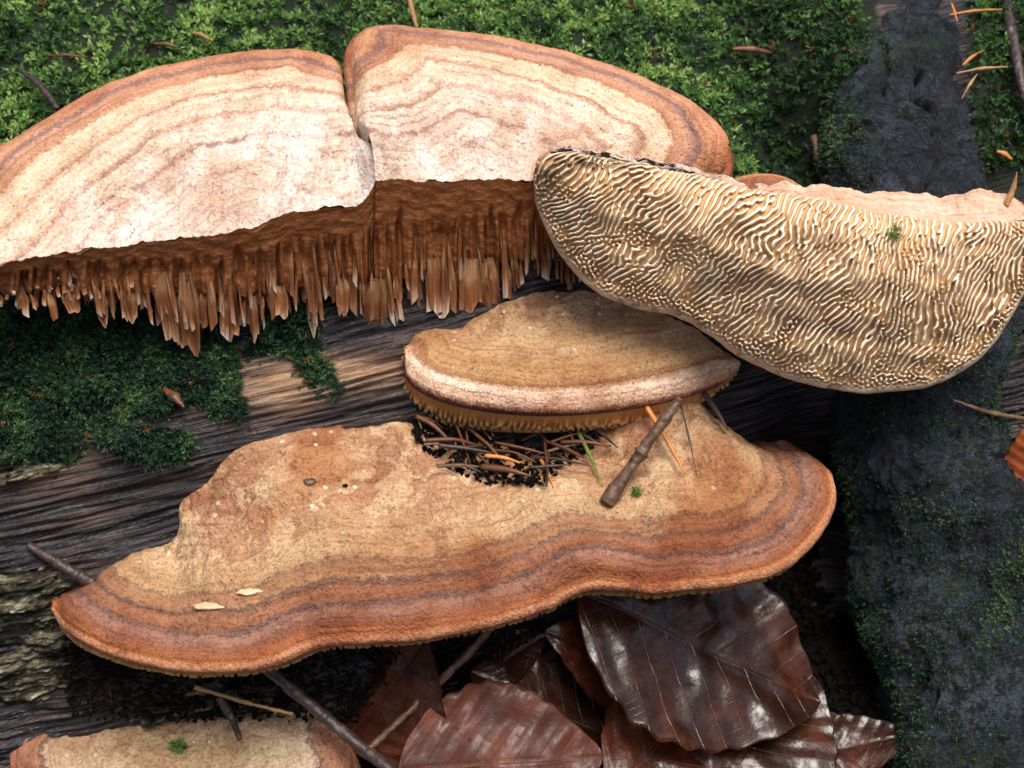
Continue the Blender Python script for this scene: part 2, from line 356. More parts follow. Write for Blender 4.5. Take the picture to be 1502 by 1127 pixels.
M['leaf_a'] = leaf_material('wet_red_brown_leaf', srgb(40, 19, 11), srgb(72, 33, 18), srgb(108, 54, 30))
M['leaf_b'] = leaf_material('wet_dark_leaf', srgb(28, 15, 10), srgb(48, 25, 16), srgb(80, 42, 26), .14)
M['leaf_c'] = leaf_material('wet_chestnut_leaf', srgb(54, 26, 16), srgb(80, 38, 24), srgb(108, 56, 37), .34, .15)
M['leaf_o'] = leaf_material('orange_leaf', srgb(110, 52, 24), srgb(146, 72, 32), srgb(170, 96, 50), .3)

# ---------------------------------------------------------------- the fallen log's own frame
YAW, RISE, LR, E0 = math.radians(13), math.radians(6), 22.0, math.radians(42)
AX = np.array([math.cos(YAW) * math.cos(RISE), math.sin(YAW) * math.cos(RISE), math.sin(RISE)])
FR = np.array([math.sin(YAW), -math.cos(YAW), 0])
UPW = np.cross(AX, -FR); UPW = unit(UPW)
LC = -LR * (math.cos(E0) * FR + math.sin(E0) * UPW)
UPZ = np.array([0, 0, 1.0])
def log_normal(e): return np.multiply.outer(np.cos(e), FR) + np.multiply.outer(np.sin(e), UPW)
def log_coords(p):
    q = np.asarray(p) - LC; return q @ AX, np.arctan2(q @ UPW, q @ FR)
def log_hit0(px, py):
    d = ray(px, py); q = CAM - LC
    df, du = d @ FR, d @ UPW; qf, qu = q @ FR, q @ UPW
    a = df**2 + du**2; b = 2 * (df * qf + du * qu); c = qf**2 + qu**2 - LR**2
    disc = np.maximum(b * b - 4 * a * c, 0)
    t = (-b - np.sqrt(disc)) / (2 * a)
    return CAM + d * t[..., None]
HOL = log_coords(log_hit0(np.array(1170.), np.array(170.)))
HOL2 = log_coords(log_hit0(np.array(1235.), np.array(800.)))
MOSS_POLYS = [
    [(-80, 420), (320, 430), (335, 500), (355, 545), (362, 610), (325, 622), (296, 588), (236, 606), (150, 640), (120, 682), (58, 684), (-80, 655)],
    [(375, 440), (470, 440), (482, 560), (455, 572), (435, 520), (375, 545)],
    [(128, 640), (230, 628), (306, 655), (290, 672), (180, 668)],
]
def moss_mask(ax, e, p):
    px, py, _ = proj(p)
    nz = fbm(ax * .5, e * 11, 2.2, 3) * 26
    m = np.zeros(np.shape(ax))
    m = np.where((py + nz * .6 < 330) & (px < 1290 + nz), 1.0, m)
    m = np.where((py + nz < 350) & (px > 1425 + nz * .5), .8, m)
    for q in MOSS_POLYS: m = np.where(inpoly(px + nz, py + nz * .7, q), 1.0, m)
    m = np.where(e > 1.9, 1.0, m)
    return m
def log_disp(ax, e, moss=None, want=False):
    arc = e * LR
    wv = fbm(ax * .05, arc * .10, 1.0, 3) * 1.1
    lump = fbm(ax * .09, arc * .16, 5.0, 3) * .9
    y = arc + wv
    n1 = noise(ax * .10, y * 1.15, 3.0); n2 = noise(ax * .15, y * 3.6, 7.0); n3 = noise(ax * .25, y * 8.5, 9.0)
    g = (1 - np.abs(n1) * 2.2) * .15 - .26 * np.exp(-(n2 / .28) ** 2) - .11 * np.exp(-(n3 / .3) ** 2) + .06 * n2 + .3
    k = 1.0 if moss is None else 1 - .7 * moss
    h = lump + (g - .2) * k
    h = h - 4.2 * np.exp(-(((ax - HOL[0]) / 2.4) ** 2 + ((e - HOL[1]) * LR / 4.5) ** 2))
    h = h - 5.5 * np.exp(-(((ax - HOL2[0]) / 2.6) ** 2 + ((e - HOL2[1]) * LR / 6.0) ** 2))
    h = h + 9.0 * sstep(math.radians(84), math.radians(128), e)
    return (h, g) if want else h
def log_point(ax, e, lift=0.0):
    ax = np.asarray(ax, float); e = np.asarray(e, float)
    return LC + np.multiply.outer(ax, AX) + (LR + log_disp(ax, e) + lift)[..., None] * log_normal(e)
def log_hit(px, py, lift=0.0):
    px = np.asarray(px, float); py = np.asarray(py, float)
    p = log_hit0(px, py)
    for _ in range(3):                                   # settle onto the uneven surface along the ray
        ax, e = log_coords(p); n = log_normal(e); d = ray(px, py)
        hh = log_disp(ax, e) + lift
        r = np.linalg.norm((p - LC) - ((p - LC) @ AX)[..., None] * AX, axis=-1)
        p = p + d * ((hh + LR - r) / np.minimum((d * n).sum(-1), -.25))[..., None]
    return p

GZ = -13.0
def ground_h(x, y):
    return GZ + fbm(x * .07, y * .07, 4, 3) * .9 + .12 * noise(x * .8, y * .8, 2)

# ---------------------------------------------------------------- the setting: ground
g1 = np.r_[-3000, -1200, -500, -220, -120, np.arange(-70, 70.1, 1.0), 120, 220, 500, 1200, 3000]
gx, gy = np.meshgrid(g1, g1, indexing='ij')
gv = np.stack([gx, gy, ground_h(gx, gy)], -1).reshape(-1, 3)
thing('ground', gv, gridF(len(g1), len(g1)), M['soil'], (0, 0, GZ), kind='structure')

# ---------------------------------------------------------------- the log
axs = np.r_[np.linspace(-75, -27, 25)[:-1], np.arange(-27, 29, .25), np.linspace(29, 95, 30)]
es = np.radians(np.r_[np.linspace(-150, -32, 24)[:-1], np.arange(-32, 62, .145), np.arange(62, 125, .5), np.linspace(125, 206, 18)])
A, E = np.meshgrid(axs, es, indexing='ij')
P0 = LC + A[..., None] * AX + LR * log_normal(E)
mo = moss_mask(A, E, P0)
H, G = log_disp(A, E, mo, True)
H[:, -1] = H[:, 0]
P1 = LC + A[..., None] * AX + (LR + H)[..., None] * log_normal(E)
px, py, _ = proj(P0)
nz = fbm(A * .3, E * 16, 8, 3) * 30
pale = np.exp(-(((py + nz * .6) - (600 - .10 * px)) / 30) ** 2) * sstep(200, 330, px + nz) * (1 - sstep(560, 640, px))
pale = np.maximum(pale, .8 * np.exp(-(((px - 30) / 80) ** 2 + ((py + nz - 670) / 40) ** 2)))
log = root('fallen_log', LC + 0 * AX, label='dark wet rotting log with fibrous grain carrying the bracket fungi', category='log')
part('wood', P1.reshape(-1, 3), gridF(len(axs), len(es)), M['wood'], log,
     {'ax': A, 'arc': E * LR, 'grain': G, 'moss': np.clip(mo, 0, 1), 'pale': pale})
for k in (0, -1):                                         # sawn ends, out of view
    ring = P1[k]; c = ring.mean(0)
    V = np.vstack([ring, c[None]]); n = len(ring)
    F = np.stack([np.arange(n - 1), np.arange(1, n), np.full(n - 1, n)], -1)
    part('cut_end', V, F if k == 0 else F[:, ::-1], M['wood'], log, smooth=False)
del H, G, P0

# ---------------------------------------------------------------- brackets: lofts between a margin and a base
def concentric(d, al, seed, amp):
    w_ = fbm(al * .25, d * .2, seed, 3) * .35
    return amp * (noise((d + w_) * 1.5, al * .05, seed + 3) + .55 * noise((d + w_) * 3.8, al * .08, seed + 7))

def bracket_cap(Mp, Bp, n_hint, r, ns, ntop, bulge, amp, seed, lump=.12, rim_low=-70, tpow=1.0, notch=None, real=None, dive=None):
    """Mp, Bp: (ns,3) margin and base curves. returns grid, zone, along"""
    L = np.linalg.norm(Bp - Mp, axis=1); inw = unit(Bp - Mp + 1e-6)
    tan = unit(np.gradient(Mp, axis=0))
    inw_s = inw - (inw * tan).sum(1, keepdims=True) * tan * .5
    inw_s = unit(inw_s)
    nrm = np.tile(unit(n_hint), (len(Mp), 1))
    along = np.r_[0, np.cumsum(np.linalg.norm(np.diff(Mp, axis=0), axis=1))]
    re = np.minimum(r, .45 * L)[:, None]
    rows, zone = [], []
    ms = Mp if real is None else Mp[real[0]:real[1]]
    ma = along if real is None else along[real[0]:real[1]]
    st_ = ms[::3]; sa_ = ma[::3]
    nu_ = unit(n_hint)
    def dist(p):
        q = p[:, None] - st_[None]; q = q - (q @ nu_)[..., None] * nu_
        dd = (q ** 2).sum(-1); i_ = dd.argmin(1)
        return np.sqrt(dd[np.arange(len(p)), i_]), sa_[i_]
    als = []
    for ph in np.radians(np.linspace(rim_low, 84, 16)):
        rows.append(Mp + inw_s * re * (1 - math.cos(ph)) + nrm * re * (math.sin(ph) - 1 + .0)); dz_ = dist(Mp)[0]; zone.append(np.where(dz_ < .3, (ph - math.pi / 2) * re[:, 0], 0) + dz_); als.append(along)
    tt = np.linspace(0, 1, ntop + 1)[1:] ** tpow
    for t in tt:
        d = re[:, 0] + (L - re[:, 0]) * t
        fr = (d / np.maximum(L, 1e-6))
        base = Mp + inw_s * re + (Bp - (Mp + inw_s * re)) * t
        dd, aa = dist(base)
        h = bulge * np.sin(math.pi * np.clip(fr, 0, 1) ** .8)
        k = sstep(0, .5, d - re[:, 0]) * sstep(0, 1.5, L)
        h = h * sstep(0, 2.0, L) + k * (concentric(dd, aa, seed, amp) + lump * fbm(base[:, 0] * .45, base[:, 1] * .45, seed, 4)
                  + (.03 + .06 * sstep(2.5, 4, dd)) * fbm(base[:, 0] * 2.2, base[:, 1] * 2.2, seed + 1, 4))
        if notch is not None: h = h + notch(fr, along / along[-1], d)
        rows.append(base + nrm * h[:, None]); zone.append(dd); als.append(aa)
    if dive is not None:
        lp = rows[-1]
        for t in np.linspace(.15, 1, 8): rows.append(lp * (1 - t) + dive * t); zone.append(zone[-1] + 0); als.append(als[-1])
    Gd = np.stack(rows, 1); Z = np.stack(zone, 1); AL = np.stack(als, 1)
    # fine waviness of the margin itself
    return Gd, Z, AL, inw_s, nrm, re[:, 0]

def worm(u, v, per, seed, theta=None, iters=0):
    """labyrinth field on a regular patch covering u,v (cm); returns values in about -1..1 sampled at u,v"""
    u0, u1, v0, v1 = u.min() - 1, u.max() + 1, v.min() - 1, v.max() + 1
    st = per / 9.0
    nu, nv = int((u1 - u0) / st) + 1, int((v1 - v0) / st) + 1
    r_ = np.random.default_rng(seed); wn = np.fft.rfft2(r_.normal(size=(nu, nv)))
    ku = np.fft.fftfreq(nu, st)[:, None]; kv = np.fft.rfftfreq(nv, st)[None, :]
    kk = np.hypot(ku, kv); radial = np.exp(-((kk - 1 / per) / (.20 / per)) ** 2)
    if theta is None:
        f = np.fft.irfft2(wn * radial, (nu, nv))
    else:
        gu = (u0 + np.arange(nu) * st)[:, None] + np.zeros((1, nv)); gvv = (v0 + np.arange(nv) * st)[None, :] + np.zeros((nu, 1))
        th = theta(gu, gvv)                               # direction of the walls
        ka = np.arctan2(kv, ku)
        f = 0; K = 16
        for k in range(K):
            c = math.pi * k / K                           # wall direction -> wave vector is across it
            dd = np.abs((ka - (c + math.pi / 2) + math.pi / 2) % math.pi - math.pi / 2)
            ang = np.exp(-(dd / .46) ** 2)
            fk = np.fft.irfft2(wn * radial * ang, (nu, nv))
            wt = np.abs((th - c + math.pi / 2) % math.pi - math.pi / 2)
            f = f + fk * np.exp(-(wt / .16) ** 2)
    # even out the amplitude
    gl = np.exp(-(kk * per * 1.1) ** 2)
    for _ in range(2):
        am = np.sqrt(np.maximum(np.fft.irfft2(np.fft.rfft2(f * f) * gl, (nu, nv)), 1e-12)) + 1e-9
        f = np.tanh(f / am * .85)
    x = np.clip((u - u0) / st, 0, nu - 1.001); y = np.clip((v - v0) / st, 0, nv - 1.001)
    i, j = x.astype(int), y.astype(int); a, b = x - i, y - j
    return f[i, j] * (1 - a) * (1 - b) + f[i + 1, j] * a * (1 - b) + f[i, j + 1] * (1 - a) * b + f[i + 1, j + 1] * a * b

def pix_pairs(pairs): return np.array([p[0] for p in pairs], float), np.array([p[1] for p in pairs], float)
def pick(grid, px, py):
    """surface point of a built grid that shows at a picture point"""
    q = grid.reshape(-1, 3); x, y, z = proj(q)
    d = (x - px) ** 2 + (y - py) ** 2
    c = np.argsort(d)[:12]; return q[c[np.argmin(z[c])]]

def smooth_curve(c, k):
    w_ = np.hanning(2 * k + 3)[1:-1]; w_ = w_ / w_.sum(); p = np.vstack([np.repeat(c[:1], k, 0), c, np.repeat(c[-1:], k, 0)])
    return np.stack([np.convolve(p[:, i], w_, 'valid') for i in range(3)], 1)
# --- the large lower bracket, growing from the log
low_pairs = [((74, 892), (84, 878)), ((98, 926), (130, 855)), ((185, 964), (200, 815)), ((290, 981), (258, 792)), ((400, 974), (262, 742)), ((470, 946), (300, 714)),
             ((600, 936), (345, 662)), ((720, 915), (450, 634)), ((800, 890), (560, 612)), ((862, 862), (660, 620)), ((950, 865), (770, 625)), ((1050, 856), (865, 612)),
             ((1130, 840), (950, 590)), ((1190, 800), (1015, 585)), ((1226, 738), (1062, 628)), ((1220, 690), (1092, 655)), ((1172, 662), (1128, 652))]
mp, bp = pix_pairs(low_pairs); NS = 450
mp = spline(mp, NS); bp = spline(bp, NS)
mp += np.stack([fbm(mp[:, 0] * .025, mp[:, 1] * .025, 3, 3) * 2.0, fbm(mp[:, 0] * .025, mp[:, 1] * .025, 9, 3) * 2.5], -1)
bp += np.stack([fbm(bp[:, 0] * .016, bp[:, 1] * .016, 3, 4) * 8, fbm(bp[:, 0] * .016, bp[:, 1] * .016, 9, 4) * 7], -1) * np.sin(np.linspace(0, math.pi, NS))[:, None]
base3 = log_hit(bp[:, 0], bp[:, 1], .38)
base3 = smooth_curve(base3, 11)
cpt = log_hit(np.array(520.), np.array(690.)) + np.array([0, 0, 0])
low_n = unit(UPZ + .26 * FR - .10 * RV)
marg3 = hit(mp[:, 0], mp[:, 1], cpt, low_n)
endk = np.minimum(sstep(0, .06, np.linspace(0, 1, NS)), sstep(0, .06, np.linspace(1, 0, NS)))[:, None]
mlog = log_hit(mp[:, 0], mp[:, 1], .6)
marg3 = marg3 * endk + (1 - endk) * (.5 * marg3 + .5 * mlog)
def low_notch(fr, s, d):
    ridge = .55 * np.exp(-((s - .56 - .08 * fr) / .035) ** 2) * sstep(.0, .12, fr) * (1 - sstep(.45, .8, fr))
    pit = -.9 * np.exp(-((s - .60) / .09) ** 2) * sstep(.55, .95, fr)
    return ridge + pit
lowG, lowZ, lowA, inw, nr, re = bracket_cap(marg3, base3, low_n, .27, NS, 195, .45, .10, 11, lump=.24, notch=low_notch, dive=base3 - log_normal(log_coords(base3)[1]) * 1.6 + UV * .12)
low = root('bracket_fungus', (marg3[NS // 2] + base3[NS // 2]) / 2, label='widest bracket fungus with rust orange wavy margin, jutting from the log under the small bracket',
           category='bracket fungus')
part('cap', lowG.reshape(-1, 3), gridF(*lowG.shape[:2]), M['cap_lower'], low, {'zone': lowZ, 'along': lowA})
def under_side(Gd, inw_, nrm, basep, drop, nt_, per, depth, seed, mat, parent, name='pore_surface', mid=None):
    st = Gd[:, 0]; rows = []
    L = np.linalg.norm(basep - st, axis=1)
    for t in np.linspace(0, 1, nt_):
        p = st + (basep - st) * t - nrm * (drop * np.sin(math.pi * np.clip(t, 0, 1) ** .6 * .9) * np.minimum(1, L / 3))[:, None]
        rows.append(p)
    g = np.stack(rows, 1); al = np.r_[0, np.cumsum(np.linalg.norm(np.diff(st, axis=0), axis=1))]
    U = np.repeat(al[:, None], nt_, 1); V_ = np.linspace(0, 1, nt_)[None, :] * L[:, None]
    f = worm(U, V_, per, seed)
    c = sstep(-.5, .7, f) * sstep(0, .12, V_)
    n = unit(np.cross(np.gradient(g, axis=0), np.gradient(g, axis=1)))
    n = np.where((n[..., 2:] > 0), -n, n)
    g = g + n * (c * depth)[..., None]
    return part(name, g.reshape(-1, 3), gridF(*g.shape[:2], flip=True), mat, parent, {'crest': c}), g
ub = base3 - UPZ * 2.6 - FR * .3
under_side(lowG, inw, nr, ub, 1.3, 120, .22, .16, 21, M['pores_brown'], low)

# --- the small bracket above it, thick pale lip
mid_pairs = [((594, 512), (596, 503)), ((598, 538), (622, 486)), ((630, 562), (672, 482)), ((690, 580), (700, 462)), ((770, 590), (755, 440)), ((850, 590), (830, 428)), ((930, 582), (900, 432)),
             ((1000, 568), (960, 452)), ((1050, 552), (1010, 480)), ((1078, 540), (1055, 510)), ((1087, 532), (1084, 527))]
mp, bp = pix_pairs(mid_pairs); NM = 330
mp = spline(mp, NM); bp = spline(bp, NM)
base3m = smooth_curve(log_hit(bp[:, 0], bp[:, 1], .3), 9)
mid_n = unit(UPZ + .20 * FR + .06 * RV)
cptm = log_hit(np.array(780.), np.array(462.)) + UPZ * .2
marg3m = hit(mp[:, 0], mp[:, 1], cptm, mid_n)
ek = np.minimum(sstep(0, .05, np.linspace(0, 1, NM)), sstep(0, .05, np.linspace(1, 0, NM)))[:, None]
base3m = base3m * ek + marg3m * (1 - ek) * .5 + base3m * (1 - ek) * .5
midG, midZ, midA, inwm, nrm_, rem = bracket_cap(marg3m, base3m, mid_n, .62, NM, 130, .25, .13, 31, lump=.16, rim_low=-35, dive=base3m - log_normal(log_coords(base3m)[1]) * 1.4)
mid = root('bracket_fungus', (marg3m[NM // 2] + base3m[NM // 2]) / 2, label='small tan bracket fungus with a thick pale lip and purple rim line, shading conifer needles',
           category='bracket fungus')
part('cap', midG.reshape(-1, 3), gridF(*midG.shape[:2]), M['cap_middle'], mid, {'zone': midZ, 'along': midA})
inl = unit(base3m - marg3m + 1e-6)
ekk = np.minimum(sstep(0, .25, np.linspace(0, 1, NM)), sstep(0, .25, np.linspace(1, 0, NM)))[:, None]
ub = base3m - UPZ * (2.4 * ekk)
under_side(midG, inwm, nrm_, ub, 1.9, 90, .2, .15, 33, M['pores_brown'], mid)

# --- the two upper brackets lie on the log, torn base towards the viewer
def upper(name, top_pairs, seed, label, n_hint, zf, real, r=.5, ns=350, bulge=.9):
    """pairs: (margin px, torn-edge px); the torn edge hangs over the front of the log"""
    mp_, bp_ = pix_pairs(top_pairs)
    mp_ = spline(mp_, ns); bp_ = spline(bp_, ns)
    k = np.arange(ns)
    bp_ = bp_ + np.stack([0 * k, fbm(bp_[:, 0] * .02, 0, seed, 4) * 5 + fbm(bp_[:, 0] * .11, 0, seed, 3) * 1.6], -1)
    mp_ = mp_ + np.stack([0 * k, fbm(mp_[:, 0] * .02, 3, seed, 3) * 2.0], -1)
    edge = hit(bp_[:, 0], bp_[:, 1], zf, unit(FR + .02 * UPZ))
    cpt_ = edge[ns // 2]
    n_ = unit(n_hint)
    marg = hit(mp_[:, 0], mp_[:, 1], cpt_, n_)
    # let the margin sag onto the moss
    Gd, Z, AL, inw_, nr_, re_ = bracket_cap(marg, edge, n_, r, ns, 160, bulge, .07, seed, lump=.16, real=real)
    ro = root('bracket_fungus', (marg[ns // 2] + edge[ns // 2]) / 2, label=label, category='bracket fungus')
    part('cap', Gd.reshape(-1, 3), gridF(*Gd.shape[:2]), M['cap_upper'], ro, {'zone': Z, 'along': AL})
    return ro, Gd, edge, marg, bp_
ZF = log_hit(np.array(420.), np.array(470.)) + FR * 1.1
upL_pairs = [((-70, 268), (-95, 415)), ((5, 208), (-40, 398)), ((70, 168), (20, 384)), ((130, 130), (90, 372)), ((200, 102), (160, 362)), ((270, 84), (230, 354)), ((340, 72), (300, 347)), ((400, 67), (360, 336)),
             ((450, 69), (420, 316)), ((490, 78), (480, 306)), ((501, 92), (520, 303)), ((506, 140), (538, 292)), ((520, 200), (546, 276)), ((548, 228), (551, 262))]
upR_pairs = [((545, 216), (551, 264)), ((516, 178), (566, 265)), ((508, 120), (590, 264)), ((504, 72), (620, 266)), ((520, 44), (650, 267)), ((560, 34), (685, 264)), ((640, 40), (720, 263)), ((720, 49), (760, 266)),
             ((800, 66), (800, 268)), ((880, 88), (850, 268)), ((950, 115), (900, 270)), ((1010, 145), (950, 272)), ((1055, 182), (1000, 272)), ((1078, 215), (1030, 270)), ((1076, 245), (1050, 266)), ((1062, 262), (1058, 265))]
nU = unit(UPZ + .22 * FR)
upL, gL, eL, mL, bL = upper('bracket_fungus', upL_pairs, 41, 'large whitish bracket fungus with a cleft beside it, its torn edge running left above mossy wood', nU, ZF, (0, 265))
upR, gR, eR, mR, bR = upper('bracket_fungus', upR_pairs, 51, 'whitish domed bracket fungus with orange upper margin, leaning behind the upturned maze-pored bracket', unit(UPZ + .20 * FR + .03 * RV), ZF + FR * .1, (62, 350), bulge=1.0)
upL['label'] = 'large whitish bracket fungus with peach margin, its long torn edge above the dark green moss'

# torn face and hanging pore walls under each
tipsx = [-120, 5, 70, 100, 145, 200, 240, 280, 300, 330, 370, 400, 455, 480, 520, 556, 600, 640, 690, 712, 745, 790, 835, 860, 1060]
tipsy = [455, 456, 470, 455, 476, 470, 505, 515, 470, 495, 500, 465, 488, 452, 465, 525, 442, 460, 455, 460, 440, 415, 430, 420, 380]
facex = [-120, 5, 100, 200, 300, 400, 480, 545, 600, 680, 760, 850, 1060]
facey = [440, 432, 430, 432, 440, 432, 420, 425, 415, 405, 385, 370, 330]
def torn_face(ro, edge, bpx, seed, x0, x1):
    ns = len(edge); nt_ = 90; rows, zz = [], []
    bx = bpx[:, 0]; low_y = np.interp(bx, facex, facey)
    foot = hit(bx, low_y, edge[ns // 2] - FR * .35, unit(FR))
    rec = .12
    for t in np.linspace(0, 1, nt_):
        p = edge * (1 - t) + foot * t
        rows.append(p - FR * (rec * math.sin(math.pi * min(t * 1.2, 1)) ** 1.0))
        zz.append(np.linalg.norm(p - edge, axis=1))
    g = np.stack(rows, 1); Z = np.stack(zz, 1)
    al = np.r_[0, np.cumsum(np.linalg.norm(np.diff(edge, axis=0), axis=1))][:, None] + 0 * Z
    T = np.linspace(0, 1, nt_)[None, :]
    # slits between the pore walls, running down the lower half
    sl_ = -np.exp(-(noise(al * 3.6 + .3 * noise(al * .6, Z * .8, seed), Z * .2, seed) / .3) ** 2) + .7 * noise(al * 6.5, Z * .35, seed + 2)
    dz = sstep(.32, .62, T + .25 * noise(al * 2.6, 0, seed)) * sl_ * .34 + .05 * fbm(al * 1.6, Z * 2.6, seed + 4, 4) * sstep(0, .08, T)
    g = g + dz[..., None] * FR
    part('torn_face', g.reshape(-1, 3), gridF(*g.shape[:2]), M['torn'], ro, {'zone': Z, 'along': al})
    # underside going back from the foot, resting over the log
    rows = []
    for t in np.linspace(0, 1, 30):
        rows.append(g[:, -1] - FR * (7.5 * t) + UPZ * (1.6 * t))
    gb = np.stack(rows, 1)
    part('pore_surface', gb.reshape(-1, 3), gridF(*gb.shape[:2]), M['torn'], ro, {'zone': np.zeros(gb.shape[:2]), 'along': np.zeros(gb.shape[:2])})
    return g
fL = torn_face(upL, eL, bL, 61, -100, 548)
fR = torn_face(upR, eR, bR, 62, 550, 1050)

def sm_(a, b, x):
    t = min(1, max(0, (x - a) / (b - a))); return t * t * (3 - 2 * t)
def strip_mesh(i):
    """one hanging pore wall: a flattened strip, spiked above, blunt and pale below; unit length down -z, unit width in x"""
    r_ = random.Random(100 + i); n = 9; V = []; D = []
    r1, r2 = r_.random(), r_.uniform(.0, .35)
    for k in range(n):
        t = k / (n - 1)
        wv_ = (.12 + .55 * min(1, t / .22) + .33 * sm_(.2, .2 + .35 * r1 + .1, t)) * (1 - r2 * max(0, t - .86) / .14) * (.92 + .08 * math.sin(5 * t + i))
        th = .8 * (.25 + .75 * min(1, t / .3)) * (1 - .15 * t)
        cx = .14 * math.sin(t * 4 + i) * (1 - t) + .05 * math.sin(7 * t + i * 2); cy = .2 * math.sin(3 * t + i * 1.3) * t
        tw = .2 * math.sin(i * 1.7) * t
        for q in range(8):
            a = 2 * math.pi * q / 8 + math.pi / 8
            x = math.copysign(abs(math.cos(a)) ** .45, math.cos(a)) * wv_ * .5; y = math.copysign(abs(math.sin(a)) ** .45, math.sin(a)) * th * .5
            zz = -t + (.22 * x * ((i % 5) - 2) / 2 if k == n - 1 else 0)
            V.append((cx + x * math.cos(tw) - y * math.sin(tw), cy + x * math.sin(tw) + y * math.cos(tw), zz)); D.append(t)
    F = []
    for k in range(n - 1):
        for q in range(8):
            F.append((k * 8 + q, k * 8 + (q + 1) % 8, (k + 1) * 8 + (q + 1) % 8, (k + 1) * 8 + q))
    b = (n - 1) * 8
    F += [(b + 0, b + 1, b + 2, b + 3), (b + 0, b + 3, b + 4, b + 7), (b + 4, b + 5, b + 6, b + 7)]
    F += [(3, 2, 1, 0), (7, 4, 3, 0), (7, 6, 5, 4)]
    me = mesh_np('pore_wall', np.array(V) * CM, np.array(F), {'down': D}); me.materials.append(M['tooth']); return me
STRIPS = [strip_mesh(i) for i in range(14)]
def plate_mesh(i):
    """a broad pore wall: thin plate with a ragged cut lower end and a rolled edge"""
    r_ = random.Random(300 + i); n, m = 10, 13; T = []; cut = [r_.uniform(-.02, .02) + .07 * math.sin(q * .55 + i) for q in range(m)]
    P = np.zeros((n, m, 3)); D = np.zeros((n, m))
    for k in range(n):
        t = k / (n - 1); wv_ = (.55 + .45 * min(1, t / .35)) * (1 - (.10 + .1 * (i % 3)) * max(0, t - .45) / .55)
        for q in range(m):
            u = q / (m - 1) - .5
            P[k, q] = (u * wv_ + .06 * math.sin(3 * t + i), .35 * math.cos(u * 5 + i) + .25 * math.sin(u * 11 + i * 2) + .3 * t, -t * (1 - cut[q] * 1.2 - .5 * u * u * ((i % 2) + .4))); D[k, q] = t
    F = gridF(n, m); V = P.reshape(-1, 3); Vb = V + np.array([0, .55, 0]); nn = len(V)
    e = np.r_[np.arange(m), np.arange(1, n) * m + m - 1, (n - 1) * m + np.arange(m - 2, -1, -1), np.arange(n - 2, 0, -1) * m]; en = np.roll(e, -1)
    F = np.vstack([F, F[:, ::-1] + nn, np.stack([e, e + nn, en + nn, en], -1)])
    me = mesh_np('pore_wall', np.vstack([V, Vb]) * CM, F, {'down': np.r_[D.ravel(), D.ravel()]}); me.materials.append(M['tooth']); return me
PLATES = [plate_mesh(i) for i in range(6)]
yawrot = math.atan2(AX[1], AX[0])
def hang(ro, px, ytop, ytip, wd, row, k, bank=None):
    """a pore wall from picture row ytop to ytip at depth 'row' cm behind the torn face"""
    pt = hit(np.array(px), np.array(float(ytop)), ZF - FR * (row + .62), unit(FR)); pb = hit(np.array(px), np.array(float(ytip)), ZF - FR * (row + .12), unit(FR))
    d_ = pb - pt; ln = np.linalg.norm(d_); lean = -math.atan2(d_ @ FR, -d_[2])
    o = bpy.data.objects.new('pore_wall', STRIPS[(k * 5) % 14] if bank is None else bank[k % len(bank)]); scene.collection.objects.link(o); o.parent = ro
    o.location = Vector(pt * CM) - ro.location
    o.scale = (wd, random.uniform(.14, .24), ln)
    o.rotation_euler = (lean + random.uniform(-.04, .04), random.uniform(-.03, .07), yawrot + random.uniform(-.22, .22))
k = 0
for rowi, (row, step) in enumerate(((0.0, 6.4), (.5, 8.0), (1.2, 10.5))):
    x = -60.0
    while x < 862:
        x += step * random.uniform(.55, 1.5)
        ty = np.interp(x, tipsx, tipsy) 
        edge_y = float(np.interp(x, [-100, 0, 160, 300, 360, 420, 480, 548, 560, 860], [415, 388, 362, 347, 336, 316, 306, 290, 266, 268]))
        big = random.random() < .16
        if rowi == 0:
            tip = ty - random.uniform(8, 52) if not big else ty + random.uniform(-10, 4)
            top = max(edge_y + 46, tip - random.uniform(30, 95))
            wd = random.uniform(.09, .2) if not big else random.uniform(.22, .36)
        else:
            tip = ty - random.uniform(10, 50) - 6 * rowi; top = tip - random.uniform(40, 80); wd = random.uniform(.14, .3)
        hang(upL if x < 548 else upR, x, top, tip, wd * (1.1 if k % 4 == 0 else 1), row + random.uniform(-.12, .25), k, PLATES if k % 4 == 0 else None); k += 1
# the broad clustered ones
for (x, t0, t1, wd) in ((238, 400, 508, .72), (271, 400, 520, .72), (330, 430, 500, .5), (455, 402, 491, .46), (545, 400, 470, .24), (557, 410, 530, 1.1), (100, 425, 462, .6), (410, 420, 466, .5), (500, 410, 462, .55), (190, 430, 472, .5), (370, 436, 502, .36), (569, 410, 475, .2), (580, 405, 470, .22), (640, 380, 462, .95), (662, 372, 456, .26), (676, 380, 455, .24), (692, 380, 456, .9), (718, 380, 466, .75), (742, 385, 442, .4), (70, 425, 470, .3), (146, 430, 480, .42), (836, 395, 432, .2), (608, 380, 442, .3)):
    hang(upL if x < 548 else upR, x, t0, t1, wd, -.14, k, PLATES if wd > .35 else None); k += 1

